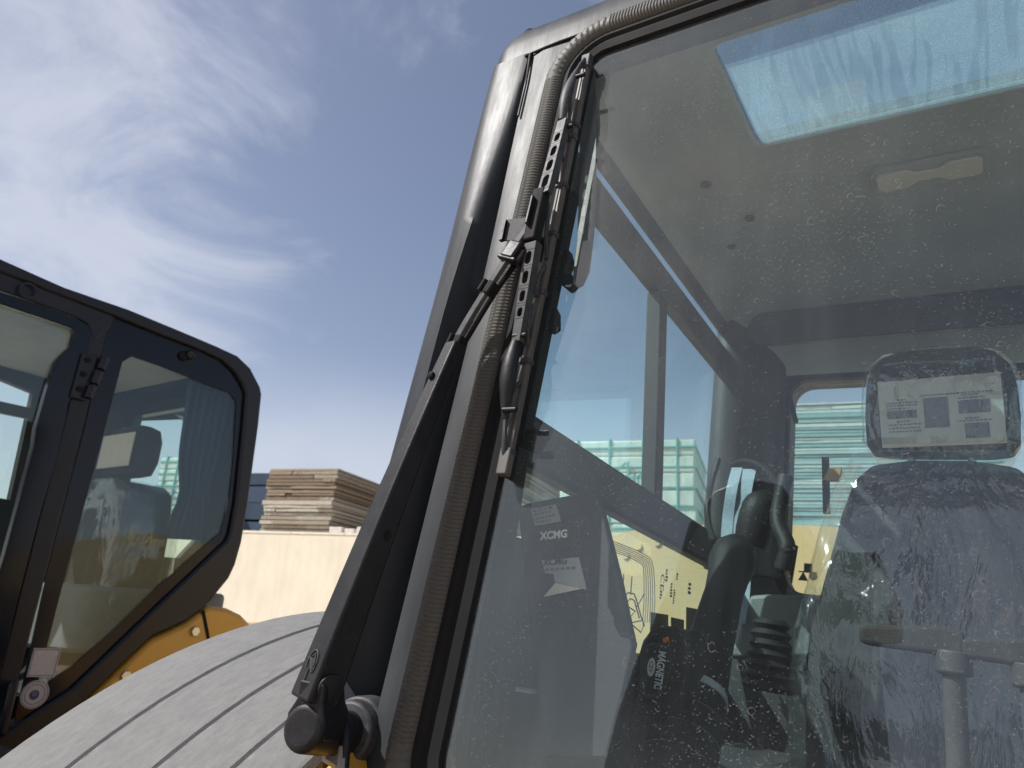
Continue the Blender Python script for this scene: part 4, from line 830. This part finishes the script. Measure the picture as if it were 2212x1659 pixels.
# ---------------------------------------------------------------- seat
def sec(z, x0, x1, y0, y1, r_, n=6): return [(x, y, z) for x, y in rrect(x0, x1, y0, y1, r_, n)]
rings = []
HC = -.094
for z, w_, d_ in ((.425, .095, .028), (.430, .118, .040), (.445, .127, .048), (.50, .130, .052), (.56, .128, .052), (.60, .120, .048), (.625, .100, .040), (.637, .07, .028), (.640, .03, .012)):
    rings.append(sec(z, HC - w_, HC + w_, 1.555 - d_, 1.555 + d_, min(w_, d_) * .75))
q = MB(); q.loft(rings); seat = P_('seat', MB().loft([sec(z, x0, x1, y0, y1, .05) for z, x0, x1, y0, y1 in
    ((-.42, -.30, .11, 1.42, 1.58), (-.30, -.315, .125, 1.40, 1.58), (-.15, -.305, .115, 1.405, 1.59), (-.02, -.315, .125, 1.43, 1.61), (.06, -.312, .122, 1.445, 1.62), (.20, -.285, .095, 1.475, 1.63), (.30, -.265, .075, 1.49, 1.635), (.37, -.245, .055, 1.505, 1.635), (.40, -.22, .03, 1.52, 1.63), (.412, -.18, -.01, 1.54, 1.61))]), m_fab, smooth=60, label='suspension seat still wrapped in clear plastic film')
hr = P_('headrest', q, m_fab, seat, smooth=60)
q = MB()
for s_ in (-.05, .05): q.tube([(HC + s_, 1.565, .36), (HC + s_, 1.56, .45)], .007, 10)
P_('headrest_post', q, m_steel, seat)
q = MB(); q.loft([sec(z, -.33, .14, y0, 1.50, .06) for z, y0 in ((-.50, 1.05), (-.46, 1.02), (-.40, 1.03), (-.375, 1.06))]); P_('seat_cushion', q, m_fab, seat, smooth=60)
q = MB(); q.box((-.27, 1.1, -.95), (.08, 1.5, -.5)); P_('seat_base', q, m_dark, seat, bevel=.02)
# lighter centre panels of the backrest
q = MB(); q.loft([sec(z, -.20, .01, y0, y0 + .03, .012) for z, y0 in ((-.12, 1.397), (-.02, 1.42), (.06, 1.437), (.20, 1.467), (.30, 1.482), (.35, 1.495))]); P_('backrest_panel', q, m_fab2, seat, smooth=60)
# leaflet on the headrest, with its pictures and text lines
hp_ = lambda u, v, y=1.4995: cab(u, v, 'Y', y)
LQ = [hp_(1895, 826), hp_(2161, 803), hp_(2176, 957), hp_(1906, 968)]
q = MB(); q.prism(LQ, (0, .0008, 0)); lf = P_('leaflet', q, m_paper, seat, smooth=0, label='printed leaflet on the headrest')
def lq(a, b, y=-.0006): return (LQ[0] * (1 - a) * (1 - b) + LQ[1] * a * (1 - b) + LQ[2] * a * b + LQ[3] * (1 - a) * b) + np.array([0, y, 0])
for a0_, a1_, b0_, b1_ in ((.065, .315, .46, .58), (.375, .575, .30, .74), (.655, .90, .37, .56), (.69, .88, .70, .91)):
    q = MB(); q.prism([lq(a0_, b0_), lq(a1_, b0_), lq(a1_, b1_), lq(a0_, b1_)], (0, -.0004, 0)); P_('leaflet_picture', q, mat('leaflet_dark', (.09, .095, .11), .7, var=.4, dirt_scale=60), seat, smooth=0)
for b_, a0_, a1_ in ((.30, .16, .23), (.345, .06, .33), (.385, .06, .33), (.43, .06, .26), (.62, .14, .26), (.67, .07, .35), (.72, .07, .33), (.77, .07, .34), (.29, .68, .83), (.335, .66, .86), (.63, .70, .81), (.665, .65, .91), (.26, .35, .93)):
    q = MB(); x = a0_
    while x < a1_:
        w_ = random.uniform(.012, .03); q.prism([lq(x, b_ - .011), lq(min(x + w_, a1_), b_ - .011), lq(min(x + w_, a1_), b_ + .011), lq(x, b_ + .011)], (0, -.0004, 0)); x += w_ + .008
    P_('leaflet_text_line', q, m_ink_soft, seat, smooth=0)
# film: loose, creased, over backrest and headrest
def crease(rings, amp, seed):
    r2 = np.random.default_rng(seed); ph = r2.uniform(0, 6.28, 12); fx = r2.uniform(30, 90, 12); fz = r2.uniform(-35, 35, 12); out = []
    for R in rings:
        cx_ = sum(p[0] for p in R) / len(R); cy_ = sum(p[1] for p in R) / len(R); O = []
        for x, y, z in R:
            d = sum(abs(math.sin(fx[i] * x + fz[i] * z + ph[i])) ** 3 * (.5 if i > 5 else 1) for i in range(12)) / 6
            nx, ny = x - cx_, (y - cy_) * 2.2; l_ = math.hypot(nx, ny) + 1e-6; O.append((x + nx / l_ * amp * d, y + ny / l_ * amp * d, z))
        out.append(O)
    return out
def dens(ks, n):   # interpolate sections
    zs = np.linspace(ks[0][0], ks[-1][0], n); A_ = np.array(ks); return [tuple(np.interp(z, A_[:, 0], A_[:, j]) for j in range(A_.shape[1])) for z in zs]
ks = [(-.45, -.33, .14, 1.37, 1.60), (-.30, -.335, .145, 1.375, 1.60), (-.15, -.325, .135, 1.383, 1.61), (-.02, -.335, .145, 1.408, 1.63), (.06, -.332, .142, 1.423, 1.64), (.20, -.305, .115, 1.453, 1.65), (.30, -.285, .095, 1.468, 1.652), (.37, -.265, .075, 1.483, 1.65), (.42, -.24, .05, 1.50, 1.645)]
q = MB(); q.loft(crease([sec(z, a, b, c, d, .05, 16) for z, a, b, c, d in dens(ks, 110)], .010, 3), True, False); P_('plastic_film', q, m_film, seat, smooth=70)
ks = [(.415, -.205, .018, 1.508, 1.605), (.445, -.224, .036, 1.498, 1.608), (.50, -.2275, .0395, 1.4965, 1.611), (.56, -.2255, .0375, 1.497, 1.611), (.60, -.2175, .0295, 1.499, 1.607), (.627, -.198, .010, 1.51, 1.60), (.645, -.13, -.06, 1.54, 1.57)]
q = MB(); q.loft(crease([sec(z, a, b, c, d, .035, 12) for z, a, b, c, d in dens(ks, 40)], .004, 5), True, True); P_('plastic_film', q, m_film, seat, smooth=70)
# belt anchor beside the seat
q = MB(); q.bar(cab(1783, 988, 'Y', 1.62), cab(1786, 1110, 'Y', 1.62), .014, .012); P_('belt_post', q, m_dark, bevel=.002)
q = MB(); q.prism([cab(u, v, 'Y', 1.60) for u, v in ((1780, 1034), (1790, 1012), (1818, 1012), (1813, 1039), (1786, 1039))], (0, .01, 0)); P_('tan_tag', q, m_tan, bevel=.001)
# ---------------------------------------------------------------- black case lettered MAGNETIC, standing on the console
cs_ = lambda u, v, y=1.02: cab(u, v, 'Y', y)
base_c = cs_(1430, 1560)
case = Fr('tool_case', CABM, base_c, 'black rounded case lettered MAGNETIC with orange dot, inside the near cab', 'case')
ol = [(1345, 1640), (1352, 1560), (1365, 1480), (1374, 1420), (1385, 1382), (1402, 1360), (1428, 1349), (1456, 1354), (1478, 1370), (1492, 1392), (1496, 1430), (1480, 1540), (1470, 1640)]
q = MB(); q.prism([cs_(*p) for p in ol], (0, .09, 0)); body = case.part('case_body', q, m_dark, bevel=.010, seg=3)
q = MB(); q.prism([cs_(u, v, 1.0185) for u, v in ((1382, 1470), (1386, 1410), (1394, 1395), (1412, 1388), (1440, 1390), (1452, 1400), (1452, 1440), (1440, 1490), (1422, 1512), (1398, 1510), (1384, 1496))], (0, -.003, 0)); case.part('case_panel', q, m_inner, bevel=.002)
o, e, uu = cs_(1424, 1405, 1.0145), cs_(1413, 1487, 1.0145), cs_(1441, 1408, 1.0145)
t = text_mb('MAGNETIC', o, e - o, uu - o, 1, 0, .03); k = np.linalg.norm(e - o) / t.width
t = text_mb('MAGNETIC', o, e - o, uu - o, k, .0006, .03)
ex = nrm(e - o); ey = nrm((uu - o) - ex * (ex @ (uu - o))); st = np.linalg.norm((uu - o)) / (k * .72)
t.v = [tuple(o + ex * ((np.array(p) - o) @ ex) + ey * ((np.array(p) - o) @ ey) * max(1, st * .95) + np.cross(ex, ey) * .0006) for p in t.v]
case.part('case_lettering', t, m_white, smooth=0)
c = cs_(1407, 1441, 1.0145); q = MB(); q.prism([c + ex * .0125 * math.cos(a) + ey * .0058 * math.sin(a) for a in np.linspace(0, 2 * math.pi, 28, endpoint=False)], (0, -.0006, 0)); bd = case.part('case_badge', q, m_white, smooth=0)
t = text_mb('CZY', c - ex * .0078 - ey * .0026 + (0, -.001, 0), ex, ey, .0075, .0004, .01); case.part('badge_lettering', t, m_ink, bd, smooth=0)
c = cs_(1439, 1385, 1.0185); q = MB(); q.tube([c + (-.003, 0, 0), c + (.004, 0, .003)], .004, 10); case.part('orange_dot', q, m_orange)

# ================================================================== LEFT MACHINE
XL = -2.7
lm = Fr('wheel_loader', LFTM, (XL - .5, 1.4, -EYE), 'left wheel loader with black glazed cab, stickers and yellow body behind the fender', 'wheel loader')
Q_ = lm.part
L = lambda u, v, x=XL: lft(u, v, 'X', x)
L2 = lambda pts, x=XL: [L(u, v, x) for u, v in pts]
# side rim of the cab: outer silhouette / inner edge (same count), front end beyond the picture
outer = [(-260, 440), (0, 558), (139, 620), (278, 668), (382, 711), (469, 748), (514, 769), (542, 796), (563, 837), (566, 852), (559, 920), (536, 1090), (522, 1173), (508, 1222), (494, 1251), (462, 1290), (440, 1315), (401, 1343), (330, 1376), (312, 1390), (185, 1514), (0, 1640), (-260, 1830)]
inner = [(-225, 500), (0, 586), (139, 640), (243, 680), (347, 722), (440, 758), (480, 777), (507, 802), (524, 828), (533, 848), (528, 915), (511, 1085), (499, 1150), (491, 1168), (480, 1178), (444, 1212), (420, 1235), (386, 1267), (345, 1306), (320, 1330), (156, 1489), (0, 1590), (-225, 1760)]
q = MB(); q.ring(L2(outer), L2(inner), (-.07, 0, 0)); rim = Q_('cab_side_frame', q, m_pod, bevel=.008)
q = MB(); q.ring([p + np.array([-1.04, 0, 0]) for p in L2(outer)], [p + np.array([-1.04, 0, 0]) for p in L2(inner)], (.07, 0, 0)); Q_('cab_side_frame', q, m_pod, bevel=.008)
# skin between the sides: roof, rear, underside strip by strip
def strip(idx, x0, x1, mt, name, th=.03):
    q = MB(); P = [L(*outer[i]) for i in idx]; R = []
    for p in P: R.append(p)
    for a, b in zip(R[:-1], R[1:]):
        d = b - a; n_ = nrm(np.cross([1, 0, 0], d)); pts = [a, b, b - n_ * th, a - n_ * th]
        q.prism([np.array([x0, p[1], p[2]]) for p in pts], (x1 - x0, 0, 0))
    return Q_(name, q, mt)
strip(range(0, 7), XL - .07, XL - .97, m_pod, 'cab_roof', .03)
strip(range(15, 22), XL - .07, XL - .97, m_pod, 'cab_floor_skin', .03)
# rear frame (window in it)
pr = [L(*outer[i]) for i in (8, 12)]; zr1, zr0 = pr[0][2], .02; yr = pr[1][1] - .06
q = MB(); q.ring([(XL - .07, yr, zr0), (XL - .97, yr, zr0), (XL - .97, yr, zr1), (XL - .07, yr, zr1)], [(XL - .14, yr, zr0 + .03), (XL - .90, yr, zr0 + .03), (XL - .90, yr, zr1 - .06), (XL - .14, yr, zr1 - .06)], (0, -.04, 0)); rf = Q_('rear_frame', q, m_pod)
q = MB(); q.prism([(XL - .14, yr - .02, zr0 + .03), (XL - .90, yr - .02, zr0 + .03), (XL - .90, yr - .02, zr1 - .06), (XL - .14, yr - .02, zr1 - .06)], (0, .005, 0)); Q_('rear_window', q, g_left, smooth=0)
strip(range(6, 9), XL - .07, XL - .97, m_pod, 'cab_rear_corner', .03)
# quarter pane: clear field inside a black printed border
qo = [(240, 678), (300, 701), (347, 719), (440, 756), (507, 800), (530, 850), (520, 1000), (505, 1120), (490, 1166), (440, 1214), (345, 1305), (240, 1410), (155, 1488), (62, 1545), (30, 1560), (100, 1240), (180, 935)]
qi = [(264, 782), (284, 770), (350, 793), (417, 820), (496, 849), (510, 868), (503, 1000), (494, 1080), (476, 1150), (428, 1190), (345, 1262), (240, 1365), (160, 1435), (105, 1470), (80, 1480), (128, 1290), (196, 1040)]
q = MB(); q.prism(L2(qo, XL - .022), (-.005, 0, 0)); qg = Q_('quarter_window', q, g_left, smooth=0)
q = MB(); q.ring(L2(qo, XL - .0205), L2(qi, XL - .0205), (.001, 0, 0)); Q_('black_border', q, m_frit, qg, smooth=0)
c = L(395, 769, XL - .018); q = MB(); q.tube([c, c + (.012, 0, 0)], [.022, .018], 20); kb = Q_('glass_knob', q, m_rubber, bevel=.003)
q = MB(); q.tube([L(413, 766, XL - .01), L(413, 766, XL + .01)], [.02, .016], 18); Q_('knob_cap', q, m_pod, kb, bevel=.003)
# post between door and quarter pane
q = MB(); q.prism(L2([(205, 665), (243, 679), (143, 1075), (54, 1420), (-5, 1660), (-50, 1660), (14, 1400), (96, 1075), (150, 870), (195, 720)], XL - .014), (-.04, 0, 0)); Q_('door_post', q, m_pod, bevel=.006)
q = MB(); q.prism(L2([(-240, 490), (0, 580), (139, 634), (250, 678), (240, 706), (205, 735), (190, 700), (163, 684), (0, 626), (-240, 556)], XL - .012), (-.035, 0, 0)); Q_('side_header', q, m_pod, bevel=.004)
# door: frame ring with pane
do = [(-240, 560), (0, 630), (90, 660), (163, 687), (193, 702), (201, 720), (192, 745), (180, 780), (150, 860), (144, 900), (120, 1000), (90, 1100), (30, 1330), (-20, 1560), (-240, 1560)]
di = [(-240, 600), (0, 656), (90, 686), (149, 706), (158, 711), (161, 720), (153, 750), (135, 765), (121, 782), (105, 830), (78, 925), (74, 960), (10, 1200), (-60, 1420), (-240, 1420)]
q = MB(); q.ring(L2(do, XL - .006), L2(di, XL - .006), (-.03, 0, 0)); dr = Q_('door', q, m_frit, bevel=.003)
q = MB(); q.prism(L2(do, XL - .028), (-.004, 0, 0)); Q_('door_pane', q, g_left, dr, smooth=0)
# hinge
q = MB(); q.prism(L2([(178, 762), (212, 772), (186, 866), (152, 858)], XL + .004), (-.012, 0, 0)); hg = Q_('door_hinge', q, m_pod, bevel=.003)
for u, v in ((190, 778), (180, 808), (172, 840)):
    c = L(u, v, XL + .004); q = MB(); q.tube([c, c + (.007, 0, 0)], .011, 6); Q_('hinge_bolt', q, m_rubber, hg)
for k in range(3):
    a, b = L(228 - k * 14, 772 + k * 31, XL + .012), L(217 - k * 14, 798 + k * 31, XL + .012); q = MB(); q.tube([a, b], .017, 14); Q_('hinge_knuckle', q, m_pod, hg, bevel=.002)
q = MB(); c = L(61, 628, XL); q.ring([c + (.0, .03 * math.cos(a), .03 * math.sin(a)) for a in np.linspace(0, 6.2832, 24, endpoint=False)], [c + (.0, .022 * math.cos(a), .022 * math.sin(a)) for a in np.linspace(0, 6.2832, 24, endpoint=False)], (.004, 0, 0)); Q_('frame_plug', q, m_pod, rim)
a, b = L(2, 1590, XL + .015), L(30, 1470, XL + .015); q = MB(); q.bar(a, b, .03, .03, hint=(1, 0, 0)); Q_('grab_handle', q, m_pod, bevel=.01)
# stickers on the quarter pane (the square one left blank)
m_stk = mat('sticker_pale', (.50, .46, .44), .6, var=.12, dirt_scale=40); m_stk2 = mat('sticker_grey', (.22, .205, .22), .6); m_stk3 = mat('sticker_blue', (.05, .05, .13), .6)
sqp = [(73, 1400), (133, 1400), (117, 1463), (57, 1462)]; XQ = XL - .0185
q = MB(); q.prism(L2(sqp, XQ), (.001, 0, 0)); s1 = Q_('square_sticker', q, m_stk, qg, smooth=0)
cc = np.array(sqp).mean(0); q = MB(); q.ring(L2([tuple(cc + (np.array(p) - cc) * .93) for p in sqp], XQ + .0015), L2([tuple(cc + (np.array(p) - cc) * .87) for p in sqp], XQ + .0015), (.0005, 0, 0)); Q_('sticker_frame', q, m_stk2, qg, smooth=0)
def ell(cx_, cy_, r_, x, n=32, sq=.62):   # round sticker as it lies in the pane
    c = L(cx_, cy_, x); return [c + (0, r_ * math.cos(a), r_ * math.sin(a)) for a in np.linspace(0, 2 * math.pi, n, endpoint=False)]
RS = np.linalg.norm(L(75, 1470, XQ) - L(75, 1530, XQ)) / 2
q = MB(); q.prism(ell(75, 1500, RS, XQ), (.001, 0, 0)); q.prism(ell(94, 1474, RS * .28, XQ + .0005), (.001, 0, 0)); Q_('round_sticker', q, m_stk, qg, smooth=0)
q = MB(); q.ring(ell(75, 1500, RS * .94, XQ + .0015), ell(75, 1500, RS * .88, XQ + .0015), (.0005, 0, 0)); q.ring(ell(75, 1500, RS * .72, XQ + .0015), ell(75, 1500, RS * .66, XQ + .0015), (.0005, 0, 0)); Q_('sticker_ring', q, m_stk2, qg, smooth=0)
q = MB(); q.prism(ell(74, 1501, RS * .34, XQ + .0015), (.0006, 0, 0)); Q_('sticker_emblem', q, m_stk3, qg, smooth=0)
q = MB()
for k in range(3): q.prism([L(u, v, XQ + .0026) for u, v in ((70, 1494 + k * 4), (80, 1492 + k * 4), (80, 1494 + k * 4), (70, 1496 + k * 4))], (.0004, 0, 0))
Q_('emblem_bars', q, m_stk2, qg, smooth=0)
# far side of the cab seen through the panes
XF = XL - .96
def panel(o, i, nm_):
    q = MB(); q.ring(L2(o, XF), L2(i, XF), (-.04, 0, 0)); p = Q_(nm_, q, m_dark)
    q = MB(); q.prism(L2(i, XF - .02), (-.004, 0, 0)); Q_('far_pane', q, g_left, p, smooth=0)
panel([(-260, 690), (-60, 745), (60, 780), (150, 805), (120, 950), (60, 1250), (-60, 1250), (-260, 1250)], [(-240, 760), (-60, 802), (0, 818), (72, 848), (60, 905), (22, 1080), (-60, 1065), (-240, 1040)], 'far_door')
panel([(140, 850), (262, 842), (400, 850), (520, 860), (530, 950), (515, 1160), (420, 1260), (250, 1265), (95, 1265), (110, 1050)], [(262, 925), (286, 909), (398, 905), (430, 915), (446, 930), (441, 1148), (387, 1206), (300, 1198), (222, 1190), (240, 1050)], 'far_quarter')
q = MB(); q.box((XF - .04, .2, -1.0), (XF, L(470, 1230, XF)[1], L(250, 1262, XF)[2])); Q_('far_lower_panel', q, m_dark)
q = MB(); q.bar(L(-200, 838, XF + .01), L(60, 893, XF + .01), .03, .05, hint=(0, 0, 1)); Q_('far_rail', q, m_dark)
# headliner, cabin wall below the glass, lamp
zt = L(139, 620)[2]
q = MB(); q.box((XL - .95, .2, zt - .10), (XL - .08, L(500, 790)[1] - .03, zt - .07)); Q_('headliner', q, m_head, bevel=.01)
q = MB(); q.prism([L(u, v, XL - .45) for u, v in ((40, 716), (110, 712), (140, 722), (75, 726))], (0, 0, -.012)); Q_('cabin_lamp', q, m_lens)
q = MB(); q.box((XL - .94, .4, -1.0), (XL - .10, 1.5, -.62)); Q_('cab_floor', q, m_dark)
# curtain, pleated
q = MB(); top0, top1, b0, b1 = L(408, 822, XL - .12), L(505, 858, XL - .12), L(352, 1163, XL - .16), L(446, 1168, XL - .16); rows = []
for v in np.linspace(0, 1, 14):
    row = []
    for k in range(41):
        s_ = k / 40; a = top0 + (top1 - top0) * s_; b = b0 + (b1 - b0) * s_; nip = 1 - .35 * math.exp(-((v - .72) / .14) ** 2); m_ = (top0 + top1 + b0 + b1) / 4; p = a + (b - a) * v; cxx = (top0 + (b0 - top0) * v + top1 + (b1 - top1) * v) / 2
        p = cxx + (p - cxx) * nip; row.append(p + np.array([.018 * math.sin(s_ * 38 + v * 1.5), 0, 0]))
    rows.append(row)
V = [p for r_ in rows for p in r_] + [p + np.array([-.003, 0, 0]) for r_ in rows for p in r_]; nn_ = 41 * 14
q.add(V, [(i * 41 + j, i * 41 + j + 1, (i + 1) * 41 + j + 1, (i + 1) * 41 + j) for i in range(13) for j in range(40)] + [(nn_ + i * 41 + j, nn_ + (i + 1) * 41 + j, nn_ + (i + 1) * 41 + j + 1, nn_ + i * 41 + j + 1) for i in range(13) for j in range(40)])
Q_('curtain', q, m_curtain, smooth=80)
# seat in the left cab (scaled copy of the shapes of the near one), faces the same way
hc = L(262, 970, XL - .42); 
def lsec(z, w0, y0, y1, r_): return [(hc[0] + x, y, z) for x, y in rrect(-w0, w0, y0, y1, r_, 5)]
q = MB(); q.loft([lsec(hc[2] + z, w_, hc[1] - .02, hc[1] + .2, .05) for z, w_ in ((-.95, .18), (-.55, .20), (-.30, .19), (-.18, .16), (-.145, .10))]); st_ = Q_('seat', q, m_fab, smooth=60)
q = MB(); q.loft([lsec(hc[2] + z, w_, hc[1] - d_ + .05, hc[1] + d_ + .05, d_ * .7) for z, w_, d_ in ((-.115, .09, .03), (-.105, .125, .055), (-.05, .14, .068), (.04, .14, .068), (.09, .125, .055), (.105, .09, .03))]); Q_('headrest', q, m_fab, st_, smooth=60)
q = MB(); q.box((hc[0] - .12, hc[1] - .026, hc[2] - .085), (hc[0] + .13, hc[1] - .022, hc[2] + .06)); Q_('leaflet', q, m_paper, st_, smooth=0)
q = MB(); q.loft(crease([lsec(hc[2] + z, w_, hc[1] - .045, hc[1] + .22, .05) for z, w_ in [(zz, np.interp(zz, [-.95, -.55, -.3, -.18, -.14], [.20, .22, .21, .18, .11])) for zz in np.linspace(-.95, -.14, 50)]], .02, 9), True, False); Q_('plastic_film', q, m_film, st_, smooth=70)
q = MB(); q.loft([lsec(hc[2] + z, .25, hc[1] - .5, hc[1] + .05, .06) for z in (-1.1, -1.02, -.95)]); Q_('seat_cushion', q, m_fab, st_, smooth=60)
q = MB(); c = L(280, 1270, XL - .5); q.loft([[(c[0] + x, c[1] + y, c[2] + z - .02 * 0) for x, y in rrect(-.3, .3, -.35, .32, .1, 5)] for z in (-.25, -.03, .0)]); Q_('rear_deck', q, m_pale, bevel=.02)
# yellow body: rear cover and lower skirt
yb = [(445, 1312), (452, 1308), (494, 1314), (525, 1329), (545, 1350), (560, 1420), (560, 1700), (0, 1900), (-200, 1980), (-200, 1800), (0, 1642), (185, 1517), (312, 1393), (330, 1379), (401, 1346)]
q = MB(); q.prism(L2(yb, XL - .01), (-1.0, 0, 0)); bd_ = Q_('body_cover', q, m_yellow, bevel=.02, smooth=30)
q = MB(); q.bar(L(438, 1318, XL - .009), L(453, 1395, XL - .009), .012, .006, hint=(1, 0, 0)); Q_('panel_gap', q, m_rubber, bd_)
for u, v in ((420, 1364), (270, 1460)):
    c = L(u, v, XL - .01); q = MB(); q.tube([c, c + (.012, 0, 0)], .02, 6); Q_('cover_bolt', q, m_steel, bd_, bevel=.002)
q = MB(); q.box((XL - .95, .4, -1.25), (XL - .05, 4.2, -.75)); Q_('chassis', q, m_yellow, bevel=.03)
q = MB(); q.box((XL - 1.0, 2.5, -.75), (XL - .0, 4.3, -.12)); Q_('engine_hood', q, m_yellow, bevel=.06)
ident = lambda p: np.asarray(p, float)
wheel(lm, (XL + .22, 3.4, -EYE + .66), ident, .66, .44)
wheel(lm, (XL - 1.15, 3.4, -EYE + .66), ident, .66, .44)
wheel(lm, (XL - 1.15, .9, -EYE + .66), ident, .66, .44)
wheel(lm, (XL + .22, .9, -EYE + .66), ident, .66, .44)
